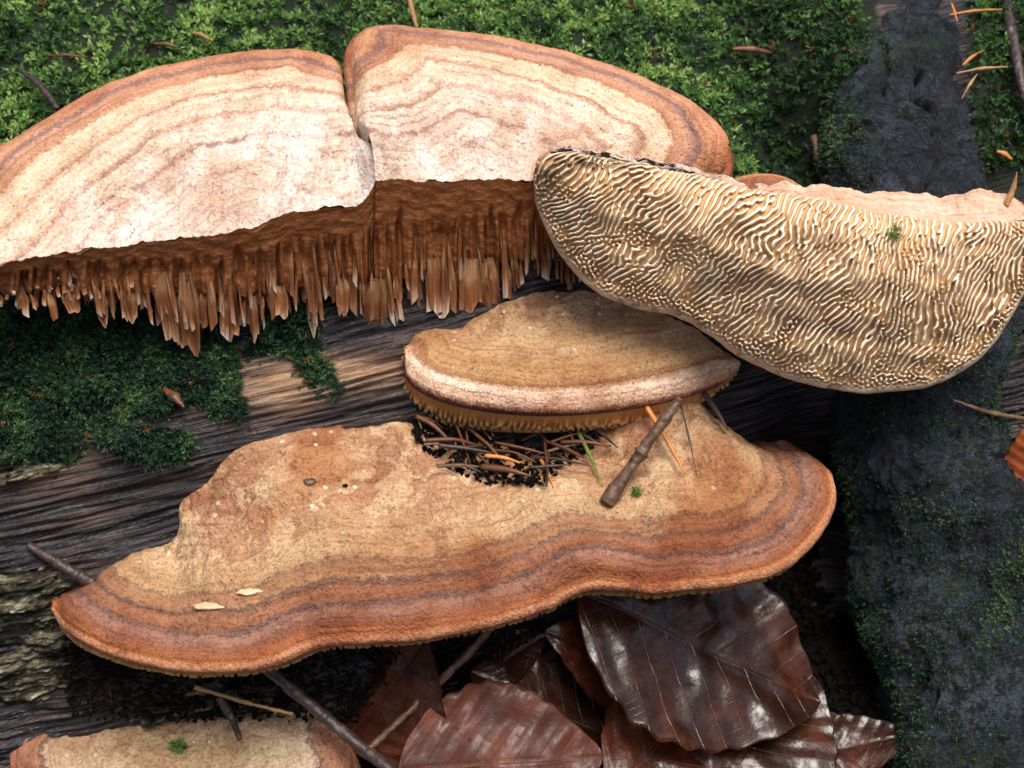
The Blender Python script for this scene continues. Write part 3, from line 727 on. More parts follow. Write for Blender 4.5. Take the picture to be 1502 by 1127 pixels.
# --- the upturned bracket with the labyrinth of pores
mz_pairs = [((786, 246), (782, 262)), ((796, 230), (787, 305)), ((830, 224), (822, 375)), ((880, 231), (868, 424)), ((930, 240), (930, 452)), ((990, 252), (994, 466)), ((1040, 262), (1040, 492)), ((1090, 276), (1085, 524)),
            ((1150, 286), (1150, 554)), ((1220, 300), (1230, 573)), ((1290, 314), (1300, 576)), ((1360, 324), (1375, 563)), ((1420, 328), (1440, 524)), ((1470, 326), (1484, 462)), ((1500, 322), (1508, 415)), ((1516, 330), (1520, 360))]
tp, bt = pix_pairs(mz_pairs); NZ, NTZ = 720, 310
tp = spline(tp, NZ); bt = spline(bt, NZ)
ii = np.arange(NZ)
tp = tp + np.stack([0 * ii, fbm(ii * .03, 0, 71, 3) * 3], -1); bt = bt + np.stack([0 * ii, fbm(ii * .03, 0, 75, 3) * 2], -1)
mz_n = unit(-FR * 0 + np.array([-.10, -.80, .62]))
mz_c = log_hit(np.array(1100.), np.array(500.)) + FR * 4.6 + UPZ * 1.4
T3 = hit(tp[:, 0], tp[:, 1], mz_c, mz_n); B3 = hit(bt[:, 0], bt[:, 1], mz_c, mz_n)
tt = np.linspace(0, 1, NTZ)
g = T3[:, None] * (1 - tt)[None, :, None] + B3[:, None] * tt[None, :, None]
eu = unit(np.cross(mz_n, -UPZ)); eu = eu if eu[0] > 0 else -eu; ev = unit(np.cross(mz_n, eu)); ev = ev if ev[2] > 0 else -ev
U = (g - mz_c) @ eu; V_ = (g - mz_c) @ ev
def theta(u, v):
    s_ = (u - U.min()) / (U.max() - U.min())
    t_ = (v - V_.min()) / (V_.max() - V_.min())
    base = np.interp(s_, [0, .12, .3, .45, .6, .8, 1.0], np.radians([22, 44, 56, 50, 66, 78, 84]))
    low_ = np.interp(s_, [0, .12, .3, .45, .6, .8, 1.0], np.radians([16, 48, 62, 44, 62, 70, 58]))
    k_ = sstep(.25, .6, t_)
    return base * k_ + low_ * (1 - k_) + fbm(u * .55, v * .55, 5, 3) * .42
_a = hit(np.array([1002., 1100.]), np.array([466., 285.]), mz_c, mz_n); _u = (_a - mz_c) @ eu; _v = (_a - mz_c) @ ev
def VAL(v): return _u[0] + (_u[1] - _u[0]) * (v - _v[0]) / (_v[1] - _v[0])
U2 = U + .45 * fbm(U * .35, V_ * .35, 61, 2); V2 = V_ + .45 * fbm(U * .35 + 9, V_ * .35, 63, 2)
F_ = worm(U2, V2, .205, 77, theta)
Fi = worm(U, V_, .165, 79)
F_ = F_ + .30 * fbm(U * 1.6, V_ * 1.6, 12, 3)
Lz = np.linalg.norm(B3 - T3, axis=1)[:, None]
db = (1 - tt)[None, :] * Lz; dt_ = tt[None, :] * Lz
dl = np.minimum(ii, NZ - 1 - ii)[:, None] / NZ * 22
dist_e = np.minimum(np.minimum(db, dt_ + .25), dl + .1)
mixe = np.clip(1 - sstep(.3, 1.1, np.minimum(db, dl * .6 + .1) + .5 * fbm(U * .9, V_ * .9, 21, 3)) + .8 * sstep(.35, .6, fbm(U * .55, V_ * .55, 27, 3)), 0, 1)
F_ = F_ * (1 - mixe) + Fi * mixe
c = sstep(-.25, .9, F_ + .15 * noise(U * 5, V_ * 5, 3) + .25 * fbm(U * .8, V_ * .8, 29, 2))
c = c * sstep(.06, .5, dist_e) + .55 * (1 - sstep(.06, .5, dist_e))
valley = -.5 * np.exp(-((U - VAL(V_)) / .9) ** 2) * (.35 + .65 * tt[None, :])
dome = 2.3 * np.sin(math.pi * np.clip(np.linspace(0, 1, NZ), 0, 1))[:, None] ** .6 * np.sin(math.pi * (tt ** .52))[None, :] * .95
ter = .10 * noise(U * .12 + 3, V_ * 1.1 + fbm(U * .3, 0, 3, 3) * .6, 4) + .24 * fbm(U * .42, V_ * .55, 31, 3)
# a growth step across the lower right, where the walls end in free tips
stepv = np.interp(U, [-20, -4, 0, 5, 9, 20], [-9, -4.2, -3.0, -2.7, -1.6, 2]) + .25 * fbm(U * .8, 0, 6, 3)
ter = ter + .30 * sstep(-.15, .12, V_ - stepv) * sstep(-3, 0, U)
edge_r = -.35 * (1 - np.sqrt(np.clip(db / .45, 0, 1)))
hg0 = dome + valley + ter + edge_r
hgt = dome + valley + ter + c * (.30 + .12 * fbm(U * .9, V_ * .9, 40, 2)) + edge_r
gs0 = (g + hg0[..., None] * mz_n)[:, 0]
g = g + hgt[..., None] * mz_n
mpx, mpy, _ = proj(g)
mdirt = .9 * np.exp(-((mpx - 870) / 60) ** 2 - ((mpy - 238) / 14) ** 2) + .6 * np.exp(-((mpx - 800) / 22) ** 2 - ((mpy - 262) / 30) ** 2) + .5 * np.exp(-((mpx - 1395) / 40) ** 2 - ((mpy - 362) / 16) ** 2)
mdirt = np.clip(mdirt + .25 * (fbm(U * 1.2, V_ * 1.2, 15, 3) > .75) + .5 * (1 - sstep(.1, .5, db)) * (fbm(U * 2.2, V_ * 2.2, 18, 2) > .35), 0, 1)
mz = root('bracket_fungus', T3[NZ // 2] * .3 + B3[NZ // 2] * .7, label='upturned cream bracket fungus showing its maze of winding pores, propped on the mossy root', category='bracket fungus')
part('pore_surface', g.reshape(-1, 3), gridF(NZ, NTZ, flip=True), M['pores'], mz, {'crest': c, 'dirt': mdirt})
# along the top
NB = 40
back = T3 + mz_n * -.0
thick = np.interp(np.linspace(0, 1, NZ), [0, .1, .35, .5, .6, .8, .93, 1], [.15, .3, .35, .45, .85, 1.5, 1.5, .4])
back = gs0 + np.array([0, 1, .16]) * thick[:, None] + UPZ * (fbm(ii * .02, 0, 91, 4) * .22)[:, None]
rows = [(g[:, 0] * max(0, 1 - 8 * t) + gs0 * min(1, 8 * t)) * (1 - t) + back * t + UPZ * (.10 * fbm(ii * .025, t * 3, 93, 4)[:, None] * min(1, 6 * t)) - UPZ * (.12 * math.sin(math.pi * t)) for t in np.linspace(0, 1, NB)]
gt = np.stack(rows, 1)
part('torn_band', gt.reshape(-1, 3), gridF(NZ, NB), M['torn_pale'], mz, {'zone': np.linspace(0, 2, NB)[None, :] * 1.6 + np.zeros((NZ, 1)), 'along': ii[:, None] / 40 + np.zeros((1, NB)), 'dirt': (1 - sstep(.36, .43, ii / NZ))[:, None] + np.zeros((1, NB))})
rows = []
for t in np.linspace(0, 1, 60):
    p = gt[:, -1] * (1 - t) + g[:, -1] * t - mz_n * (thick * .5 * math.sin(math.pi * t))[:, None]; rows.append(p)
gb = np.stack(rows, 1)
part('cap', gb.reshape(-1, 3), gridF(NZ, 60), M['cap_upper'], mz, {'zone': np.linspace(7, 0, 60)[None, :] + np.zeros((NZ, 1)), 'along': ii[:, None] / 40 + np.zeros((1, 60))})
mzG, mzT = g, gt

# --- little orange lobe peeping over it
lob = [((1050, 268), (1062, 275)), ((1078, 257), (1080, 290)), ((1115, 250), (1115, 305)), ((1150, 254), (1150, 305)), ((1176, 268), (1172, 285)), ((1182, 280), (1180, 284))]
mp, bp = pix_pairs(lob); mp = spline(mp, 90); bp = spline(bp, 90)
zc = mzT[NZ // 2, -1] - mz_n * 1.0 + UPZ * .5
nn = unit(UPZ + .5 * FR); m3 = hit(mp[:, 0], mp[:, 1], zc, nn); b3 = hit(bp[:, 0], bp[:, 1], zc, nn)
gl_, zl_, al_, *_r = bracket_cap(m3, b3, nn, .3, 90, 40, .2, .04, 88)
lb = root('bracket_fungus', m3.mean(0), label='little orange bracket lobe peeping over the torn band of the upturned bracket', category='bracket fungus')
part('cap', gl_.reshape(-1, 3), gridF(*gl_.shape[:2]), M['cap_lower'], lb, {'zone': zl_, 'along': al_})
bs = gl_[:, 0]; gb = np.stack([bs * (1 - t) + (b3 - UPZ * 1.5) * t for t in np.linspace(0, 1, 8)], 1)
part('pore_surface', gb.reshape(-1, 3), gridF(*gb.shape[:2], flip=True), M['pores_brown'], lb, {'crest': np.zeros(gb.shape[:2])})

# --- bracket at the foot of the log
cor = [((28, 1068), (62, 1044)), ((2, 1120), (100, 1031)), ((20, 1200), (150, 1026)), ((120, 1270), (200, 1022)), ((300, 1290), (270, 1014)), ((430, 1250), (340, 1010)), ((510, 1190), (400, 1014)), ((530, 1130), (450, 1030)), ((515, 1085), (490, 1060))]
mp, bp = pix_pairs(cor); mp = spline(mp, 260); bp = spline(bp, 260)
zc = np.array([0, 0, GZ + 2.6]); nn = unit(UPZ + .12 * FR)
m3 = hit(mp[:, 0], mp[:, 1], zc, nn); b3 = hit(bp[:, 0], bp[:, 1], zc, nn)
coG, coZ, coA, inwc, nrc, rec_ = bracket_cap(m3, b3, nn, .45, 260, 150, .8, .07, 97, lump=.22)
cr = root('bracket_fungus', (m3[130] + b3[130]) / 2, label='greyish tan bracket fungus low at the foot of the log, strewn with litter', category='bracket fungus')
part('cap', coG.reshape(-1, 3), gridF(*coG.shape[:2]), M['cap_corner'], cr, {'zone': coZ, 'along': coA})
under_side(coG, inwc, nrc, b3 - UPZ * 2.2, .4, 40, .24, .12, 98, M['pores_brown'], cr)

# ---------------------------------------------------------------- the mossy root beside the log
def tube(path, rad, n, m, dispf=None, seed=0, cap=True):
    c = spline(np.asarray(path, float), n); r = np.interp(np.linspace(0, 1, n), np.linspace(0, 1, len(rad)), rad)
    t = unit(np.gradient(c, axis=0)); ref = np.array([.3, -.8, .5])
    a = unit(np.cross(t, ref)); b = np.cross(t, a)
    an = np.linspace(0, 2 * math.pi, m, endpoint=False)
    Nn = np.cos(an)[None, :, None] * a[:, None] + np.sin(an)[None, :, None] * b[:, None]
    rr = r[:, None] + 0 * an[None, :]
    P = c[:, None] + Nn * rr[..., None]
    if dispf is not None: P = P + Nn * dispf(P, an[None, :], np.linspace(0, 1, n)[:, None])[..., None]
    V = P.reshape(-1, 3); i = np.arange(n - 1)[:, None]; j = np.arange(m)[None, :]
    F = np.stack([i * m + j, i * m + (j + 1) % m, (i + 1) * m + (j + 1) % m, (i + 1) * m + j], -1).reshape(-1, 4)
    if cap:
        V = np.vstack([V, c[:1], c[-1:]]); q = len(V) - 2; j = np.arange(m); jn = (j + 1) % m
        F = np.vstack([F, np.stack([jn, j, np.full(m, q), np.full(m, q)], -1)[:, [0, 1, 2, 3]], np.stack([(n - 1) * m + j, (n - 1) * m + jn, np.full(m, q + 1), np.full(m, q + 1)], -1)])
    return V, F, P, Nn
def tri(F):
    """quads with doubled corners -> triangles"""
    F = np.asarray(F); a = F[:, [0, 1, 2]]; b = F[:, [0, 2, 3]]; b = b[(b[:, 1] != b[:, 2])]
    return np.vstack([a, b])
rp = []
for (x, y, dpt) in ((1330, -160, None), (1345, 60, None), (1345, 240, None), (1352, 420, None), (1358, 620, None), (1405, 830, None), (1450, 1060, None), (1470, 1300, None)):
    h0 = log_hit0(np.array(float(x)), np.array(float(min(y, 760))))
    if y <= 760: p = h0
    else:
        dd = proj(h0)[2]; p = at(float(x), float(y), np.array(dd - (y - 760) * .004))
    rp.append(p)
rp = np.array(rp)
rp[:3] -= log_normal(log_coords(rp[:3])[1]) * 1.5
CRACK = [[(1338, 70), (1345, 110), (1340, 148), (1362, 158), (1376, 190), (1388, 208)], [(1388, 226), (1366, 252), (1346, 275)], [(1290, 60), (1300, 110), (1296, 150)]]
def rootdisp(P, an, t):
    d = .8 * fbm(P[..., 0] * .2, P[..., 1] * .2, P[..., 2] * .2, 4) + .24 * fbm(P[..., 0] * 1.0, P[..., 1] * 1.0, P[..., 2] * .6, 3) + .10 * fbm(P[..., 0] * 4, P[..., 1] * 4, P[..., 2] * 4, 3) - .16 * np.exp(-(noise(P[..., 0] * .9, P[..., 1] * .5, P[..., 2] * .5 + 7) / .08) ** 2)
    x, y, z = proj(P)
    x = x + 5 * noise(P[..., 0] * 2, P[..., 1] * 2, P[..., 2] * 2)
    for pl in CRACK:
        for (x0, y0), (x1, y1) in zip(pl[:-1], pl[1:]):
            tq = np.clip(((x - x0) * (x1 - x0) + (y - y0) * (y1 - y0)) / ((x1 - x0) ** 2 + (y1 - y0) ** 2), 0, 1)
            q = np.hypot(x - x0 - tq * (x1 - x0), y - y0 - tq * (y1 - y0))
            d = d - .7 * np.exp(-(q / 5.0) ** 2) * (1 if pl is not CRACK[2] else .5)
    return d
V, F, rootP, rootN = tube(rp, [1.7, 2.0, 3.0, 3.2, 3.2, 3.8, 4.2, 4.4], 480, 220, rootdisp)
rt = root('mossy_root', rp[4], label='thick dark wet root with cracked grey bark running down past the upturned bracket', category='root')
part('bark', V, tri(F), M['bark'], rt)

# ---------------------------------------------------------------- moss: nobody could count it
def moss_mesh(pts, nrm, length, nl, leaf, tone, droop=.55, seed=1, fill=.5):
    """pts (n,3): each a shoot of nl leaflets"""
    r_ = np.random.default_rng(seed); n = len(pts)
    tanv = unit(np.cross(nrm, r_.normal(size=(n, 3)))); d = unit(nrm + tanv * r_.uniform(.1, 1, (n, 1)) * droop * 2)
    Ls = length * r_.uniform(.45, 1.4, n); dead = r_.random(n) < .02
    side = unit(np.cross(d, r_.normal(size=(n, 3)))); s2 = np.cross(d, side)
    V, T = [], []
    for k in range(nl):
        t = (k + .5) / nl
        a = k * 2.4 + r_.uniform(0, .8, n)
        base = pts + d * (Ls * (.15 + .85 * t))[:, None] - UPZ * (.18 * Ls * t * t)[:, None]
        out = unit((np.cos(a)[:, None] * side + np.sin(a)[:, None] * s2) * (1.15 - .55 * t) + d * (.5 + .7 * t))
        ll = leaf * r_.uniform(.7, 1.35, n) * (1.1 - .45 * t)
        wd = unit(np.cross(out, d + .3 * r_.normal(size=(n, 3)))) * (ll * .2)[:, None]
        mdp = base + out * (ll * .45)[:, None]
        tipp = base + out * ll[:, None] - UPZ * (ll * .12)[:, None]
        V += [base, mdp + wd, tipp, mdp - wd]
        tn = np.where(dead, 0, np.clip(tone + .34 * (t - .5) + r_.normal(0, .13, n), .07, 1))
        T += [tn] * 4
    V = np.stack(V, 1).reshape(-1, 3); T = np.stack(T, 1).reshape(-1)
    F = np.arange(len(V)).reshape(-1, 4)
    return V, F, T
def scatter_log(n, e0, e1, a0, a1, seed):
    r_ = np.random.default_rng(seed); ax = r_.uniform(a0, a1, n); e = r_.uniform(e0, e1, n)
    return ax, e
# bright carpet over the back of the log
ax, e = scatter_log(30000, math.radians(52), math.radians(122), -34, 36, 5)
p = log_point(ax, e, -.1); px, py, _ = proj(p); m = moss_mask(ax, e, p)
nzv = fbm(ax * .28, e * 6, 3, 3)
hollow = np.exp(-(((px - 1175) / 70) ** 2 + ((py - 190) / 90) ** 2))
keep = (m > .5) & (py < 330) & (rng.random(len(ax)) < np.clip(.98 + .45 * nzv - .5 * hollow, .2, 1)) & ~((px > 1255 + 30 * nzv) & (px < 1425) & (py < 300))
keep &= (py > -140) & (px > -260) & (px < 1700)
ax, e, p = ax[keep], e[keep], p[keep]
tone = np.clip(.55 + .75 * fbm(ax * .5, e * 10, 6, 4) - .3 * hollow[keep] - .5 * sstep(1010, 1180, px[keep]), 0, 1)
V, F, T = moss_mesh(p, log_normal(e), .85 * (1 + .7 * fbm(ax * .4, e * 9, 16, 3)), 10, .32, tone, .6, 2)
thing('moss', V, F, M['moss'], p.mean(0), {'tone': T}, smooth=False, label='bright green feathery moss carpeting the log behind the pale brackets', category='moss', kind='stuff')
# darker cushions on the front of the log
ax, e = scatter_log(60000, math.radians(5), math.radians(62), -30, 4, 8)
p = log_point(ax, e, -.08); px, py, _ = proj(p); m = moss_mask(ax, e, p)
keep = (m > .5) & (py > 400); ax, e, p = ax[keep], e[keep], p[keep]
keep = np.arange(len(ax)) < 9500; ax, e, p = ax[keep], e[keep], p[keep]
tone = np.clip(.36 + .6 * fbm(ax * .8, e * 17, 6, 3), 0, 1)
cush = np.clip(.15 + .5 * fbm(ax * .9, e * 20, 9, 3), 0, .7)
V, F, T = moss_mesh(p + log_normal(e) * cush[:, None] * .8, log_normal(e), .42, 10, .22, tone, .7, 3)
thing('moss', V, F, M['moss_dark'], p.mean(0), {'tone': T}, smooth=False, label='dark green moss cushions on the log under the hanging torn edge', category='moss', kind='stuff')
# specks on the root
n = 46000; r_ = np.random.default_rng(12)
i, j = r_.integers(0, rootP.shape[0], n), r_.integers(0, rootP.shape[1], n)
p, nn_ = rootP[i, j], rootN[i, j]
dens = fbm(p[:, 0] * .35, p[:, 1] * .35, p[:, 2] * .35, 4)
x_, y_, _ = proj(p)
lo = (y_ > 520)
keep = (dens * 1.5 + r_.normal(0, .32, n) > np.where(lo, .0, .5)) | (~lo & (x_ < 1262 + 30 * dens) & (r_.random(n) < .7))
keep &= ~((y_ < 300) & (x_ > 1300) & (r_.random(n) < .9))
p, nn_, dens = p[keep], nn_[keep], dens[keep]
V, F, T = moss_mesh(p, nn_, .20, 6, .11, np.clip(.22 + .7 * dens + .15 * r_.normal(size=len(p)), 0, 1), .7, 4)
thing('moss', V, F, M['moss_dark'], p.mean(0), {'tone': T}, smooth=False, label='thin specks of moss growing over the dark root', category='moss', kind='stuff')

# ---------------------------------------------------------------- leaves
def leaf(base, tip, nrm, wid, mat, label, seed, curl=.25, fold=.08, nv=8, name='beech_leaf', group=None, wavy=.55):
    base, tip = np.asarray(base, float), np.asarray(tip, float); a = tip - base; L = np.linalg.norm(a); a = a / L
    nrm = unit(nrm - (nrm @ a) * a); s_ = np.cross(nrm, a)
    nu, nvv = 64, 41; t = np.linspace(0, 1, nu); q = np.linspace(-1, 1, nvv)
    half = wid * L * .5 * (np.sin(math.pi * t ** .85) ** .75) * (1 + .025 * np.sin(t * 60 + seed)); half = np.maximum(half, .005)
    T, Q = np.meshgrid(t, q, indexing='ij'); x = T * L; y = Q * half[:, None]
    vein = np.zeros_like(T)
    ph = (x - np.abs(y) * .75) / L * (nv + 1)
    ph2 = (x + np.abs(y) * 1.1) * 2.6
    vd = np.abs((ph + .5) % 1 - .5) * L / (nv + 1)
    vein = np.exp(-(vd / .05) ** 2) * (np.abs(y) > .04); midr = np.exp(-(y / .06) ** 2)
    h = .03 * (1 + .6 * noise(x * .3, y * .3, seed)) * np.cos(ph * 2 * math.pi + .5 * noise(x * .4, y * .4, seed + 3)) * np.clip(np.abs(y) / (wid * L * .2), 0, 1) - .05 * midr - .025 * vein
    h = h + fold * np.abs(y) + curl * L * (.5 * (T - .5) ** 2 - .12) * math.cos(seed) + wavy * fbm(x * .2 + seed, y * .22, seed, 3) + .05 * fbm(x * .7, y * .7, seed, 3)
    h = h + .25 * curl * Q ** 2 * np.sin(T * 7 + seed) * half[:, None] * .5
    P = base + x[..., None] * a + y[..., None] * s_ + h[..., None] * nrm
    o = root(name, base, label=label, category='leaf', group=group)
    Vt = P.reshape(-1, 3); Vb = (P - nrm * .03).reshape(-1, 3); n0 = len(Vt); F0 = gridF(nu, nvv)
    edge = np.r_[np.arange(nvv), np.arange(1, nu) * nvv + nvv - 1, (nu - 1) * nvv + np.arange(nvv - 2, -1, -1), np.arange(nu - 2, 0, -1) * nvv]
    en = np.roll(edge, -1); Fe = np.stack([edge, edge + n0, en + n0, en], -1)
    vv = np.clip(midr, 0, 1).ravel() * .6
    part('blade', np.vstack([Vt, Vb]), np.vstack([F0, F0[:, ::-1] + n0, Fe]), mat, o, {'vein': np.r_[vv, vv], 'ph': np.r_[ph.ravel(), ph.ravel()], 'ph2': np.r_[ph2.ravel(), ph2.ravel()]})
    cpath = P[:, nvv // 2] + nrm * .02
    st = np.vstack([base - a * L * .14 + nrm * .15, base - a * L * .06, cpath[2::8]])
    Vm, Fm, *_ = tube(st, np.linspace(.055, .018, len(st)), 40, 6)
    part('midrib', Vm, tri(Fm), mat, o, {'vein': np.ones(len(Vm))})
    return o
def gp(x, y, up):
    p = hit(np.array(float(x)), np.array(float(y)), (0, 0, GZ + up), UPZ)
    q = log_hit(np.array(float(x)), np.array(float(y)), .5 + up * .35)
    return p if proj(p)[2] < proj(q)[2] else q
LEAVES = [
    ((505, 1085, 1.0), (628, 935, 2.2), 1.15, 'leaf_a', 'red brown angular wet leaf behind the forked dark twig', 1, (.1, -.35, 1)),
    ((846, 868, 3.4), (1205, 1030, 2.0), .74, 'leaf_b', 'dark glossy leaf with ribbed veins tucked under the wide bracket margin', 2, (-.12, -.36, 1)),
    ((985, 1020, 1.6), (800, 925, 2.4), .55, 'leaf_a', 'reddish leaf edge lying under the dark ribbed leaf', 3, (0, -.3, 1)),
    ((945, 1105, .8), (690, 985, 1.6), .78, 'leaf_b', 'dark shiny crumpled leaf between the chestnut leaf and the wide bracket', 4, (0, -.1, 1)),
    ((585, 1130, 3.0), (885, 1110, 3.0), .8, 'leaf_c', 'chestnut leaf with straight parallel veins overlapping the dark crumpled leaf', 5, (0, -.45, 1)),
    ((900, 1160, 1.8), (1110, 945, 2.6), .62, 'leaf_a', 'rust brown leaf folded upright, overlapping the glossy ribbed leaf', 6, (.15, -.3, 1)),
    ((1010, 1190, 1.2), (1195, 985, 2.0), .9, 'leaf_b', 'bluish shiny wet leaf beside the black gap', 7, (-.1, -.4, 1)),
    ((1120, 1110, .6), (1340, 1080, 1.0), .5, 'leaf_b', 'dull brown leaf at the foot of the dark root', 8, (0, -.2, 1)),
    ((700, 1000, .5), (800, 930, .9), .6, 'leaf_b', 'small dark leaf deep in the shade under the wide bracket', 9, (0, -.2, 1)),
    ((700, 1230, 1.0), (900, 1150, 1.2), .8, 'leaf_b', 'dark leaf under the chestnut leaf tip', 10, (0, -.2, 1)),
]
for b, t, wd, mt, lab, sd_, nn in LEAVES:
    leaf(gp(*b), gp(*t), np.array(nn, float), wd, M[mt], lab, sd_)
pA = log_hit(np.array(1492.), np.array(690.), .6); pB = log_hit(np.array(1500.), np.array(545.), .8)
leaf(pA + FR * 2.2, pB + FR * 1.8, log_normal(log_coords(pB)[1]), .75, M['leaf_o'], 'orange brown leaf caught at the right side of the dark root', 14)

# ---------------------------------------------------------------- twigs and needles
def stick(name, path, rad, mat, label, cat, group=None, n=70, m=14, wob=.03, knots=0, seed=1):
    V, F, *_ = tube(path, rad, n, m, lambda P, an, t: wob * fbm(P[..., 0] * 1.6, P[..., 1] * 1.6, P[..., 2] * 1.6 + seed, 3) + wob * .8 * fbm(P[..., 0] * 6, P[..., 1] * 6, P[..., 2] * 6 + seed, 2) + .35 * rad[0] * np.exp(-((t - .45) / .012) ** 2) * (knots > 0) + .3 * rad[0] * np.exp(-((t - .75) / .012) ** 2) * (knots > 1))
    return thing(name, V, tri(F), M[mat], np.asarray(path[0]), label=label, category=cat, group=group)
pk = lambda x, y, up=.1: pick(lowG, x, y) + UPZ * up
a0 = pk(888, 738, .12)
b0 = hit(np.array(998.), np.array(584.), a0 + np.array([0, 1.6, 0]), unit(np.array([0, -1, .25])))
stick('twig', [a0, a0 * .62 + b0 * .38 + UPZ * .05, a0 * .3 + b0 * .7, b0], [.30, .2, .2, .17], 'twig_brown', 'brown peeled twig leaning from the wide bracket up to the small bracket', 'twig', wob=.05, knots=1)
l0 = log_hit(np.array([42., 90., 136.]), np.array([800., 830., 856.]), .45)
stick('twig', l0, [.16, .2, .22], 'twig_dark', 'short bluish black twig on the wood grain pointing at the rust margin', 'twig', knots=2, wob=.03)
g0 = [gp(385, 975, 3.6), gp(450, 1030, 3.6), gp(520, 1088, 3.8), gp(600, 1150, 3.6)]
stick('twig', g0, [.2, .22, .24, .2], 'twig_dark', 'dark wet twig crossing the litter beside the corner bracket', 'twig', knots=2, wob=.05)
g0 = [gp(540, 1100, 3.8), gp(610, 1035, 3.8), gp(690, 955, 3.6), gp(722, 918, 3.6)]
stick('twig', g0, [.13, .15, .16, .15], 'twig_brown', 'thin brown stalk lying across the red brown leaf', 'twig', wob=.04)
g0 = [gp(285, 1008, 2.9), gp(360, 1030, 3.6), gp(430, 1048, 3.9)]
stick('twig', g0, [.07, .08, .06], 'twig_pale', 'thin pale straw lying on the greyish corner bracket', 'twig')
g0 = [gp(322, 1022, 3.4), gp(340, 1055, 3.9), gp(352, 1084, 4.0)]
stick('twig', g0, [.16, .14, .1], 'twig_dark', 'short dark bark sliver on the greyish corner bracket', 'twig')
l0 = np.array([pick(rootP, x, y) + FR * .12 + UPZ * .1 for x, y in ((1394, 588), (1425, 596), (1452, 606))] + [pick(rootP, 1452, 606) + np.array([1.6, .2, -.5])])
stick('twig', l0, [.05, .08, .1, .08], 'twig_brown', 'reddish twig on the root in front of the orange leaf', 'twig', knots=1)
l0 = log_hit(np.array([1474., 1484., 1498., 1510.]), np.array([-30., 50., 120., 170.]), .9)
stick('twig', l0, [.2, .24, .2, .18], 'twig_dark', 'dark reddish twig on the moss to the right of the cracked bark', 'twig', wob=.06)
l0 = log_hit(np.array([1194., 1200., 1212.]), np.array([200., 235., 272.]), 1.4)
stick('twig', l0, [.14, .15, .12], 'twig_brown', 'short brown stick standing in the dark moss hollow', 'twig')
l0 = log_hit(np.array([598., 604., 611.]), np.array([-12., 14., 40.]), 1.3)
stick('twig', l0, [.09, .1, .08], 'twig_pale', 'thin pale stalk in the moss above the domed bracket', 'twig')
l0 = log_hit(np.array([28., 60., 85.]), np.array([100., 128., 160.]), 1.2)
stick('twig', l0, [.1, .14, .12], 'twig_dark', 'dark curved twig in the moss behind the long torn bracket', 'twig')
l0 = log_hit(np.array([240., 258., 270.]), np.array([570., 585., 598.]), .5)
stick('bark_flake', l0, [.06, .22, .05], 'needle_brown', 'small reddish bark flake among the dark moss cushions', 'bark flake')
# bud scales and needles in the moss
for (x0, y0, x1, y1, r_, mt, lab) in ((1074, 72, 1132, 78, .24, 'needle_brown', 'brown bud scale lying on the moss above the dark hollow'),
        (68, 82, 128, 84, .09, 'needle_brown', 'brown needle lying flat on the moss near the dark curved twig'), (280, 48, 312, 60, .14, 'twig_pale', 'pale bud scale in the moss behind the long torn bracket'),
        (226, 64, 262, 70, .12, 'needle_brown', 'reddish scale half sunk in the moss'), (108, 36, 134, 24, .09, 'needle_brown', 'brown needle poking up from the moss'),
        (1392, 22, 1470, 14, .09, 'needle_orange', 'orange needle on the moss, touching the dark reddish twig'), (1396, 6, 1404, 32, .08, 'needle_orange', 'short orange needle crossing the long orange needle'),
        (1402, 108, 1478, 98, .1, 'twig_pale', 'straw coloured needle resting on the moss right of the cracked bark'), (1412, 96, 1442, 74, .1, 'needle_orange', 'orange needle above the straw coloured needle'),
        (1410, 146, 1434, 108, .08, 'twig_pale', 'pale needle below the straw coloured needle'), (1462, 222, 1484, 234, .16, 'needle_orange', 'orange scale in the dark crevice beside the root')):
    xs = np.linspace(x0, x1, 3); ys = np.linspace(y0, y1, 3) - np.array([0, 2, 0])
    l0 = log_hit(xs, ys, .95); r_ = r_ * .75
    stick('needle', l0, [r_ * .5, r_, r_ * .3], mt, lab, 'needle', n=24, m=8, wob=.015)
# litter pocket under the small bracket
R_ = np.random.default_rng(44)
POCK = [(592, 600), (640, 585), (760, 600), (900, 600), (880, 650), (830, 690), (790, 716), (720, 714), (660, 690), (610, 650)]
cs = []
while len(cs) < 900:
    x, y = R_.uniform(585, 905), R_.uniform(585, 722)
    if inpoly(np.array(x), np.array(y), POCK): cs.append((x, y))
cs = np.array(cs); qq = lowG.reshape(-1, 3); qx, qy, qz = proj(qq); sel = (qx > 560) & (qx < 1130) & (qy > 560) & (qy < 780); qq, qx, qy = qq[sel], qx[sel], qy[sel]
def pk2(x, y): return qq[np.argmin((qx - x) ** 2 + (qy - y) ** 2)]
Vs, Fs = [], []
for k_, (x, y) in enumerate(cs):
    p = pk2(x, y) + UPZ * R_.uniform(-.05, .35); s3 = R_.uniform(.05, .2, 3); rot = np.linalg.qr(R_.normal(size=(3, 3)))[0]
    oc = np.array([(1, 0, 0), (-1, 0, 0), (0, 1, 0), (0, -1, 0), (0, 0, 1), (0, 0, -1)], float) * s3 * R_.uniform(.7, 1.3, (6, 1))
    Vs.append(oc @ rot.T + p); Fs.append(np.array([(0, 2, 4), (2, 1, 4), (1, 3, 4), (3, 0, 4), (2, 0, 5), (1, 2, 5), (3, 1, 5), (0, 3, 5)]) + 6 * k_)
thing('litter', np.vstack(Vs), np.vstack(Fs), M['soil'], cs.mean() * 0 + pk2(720, 660), smooth=False, label='black crumbly litter packed under the small bracket', category='litter', kind='stuff')
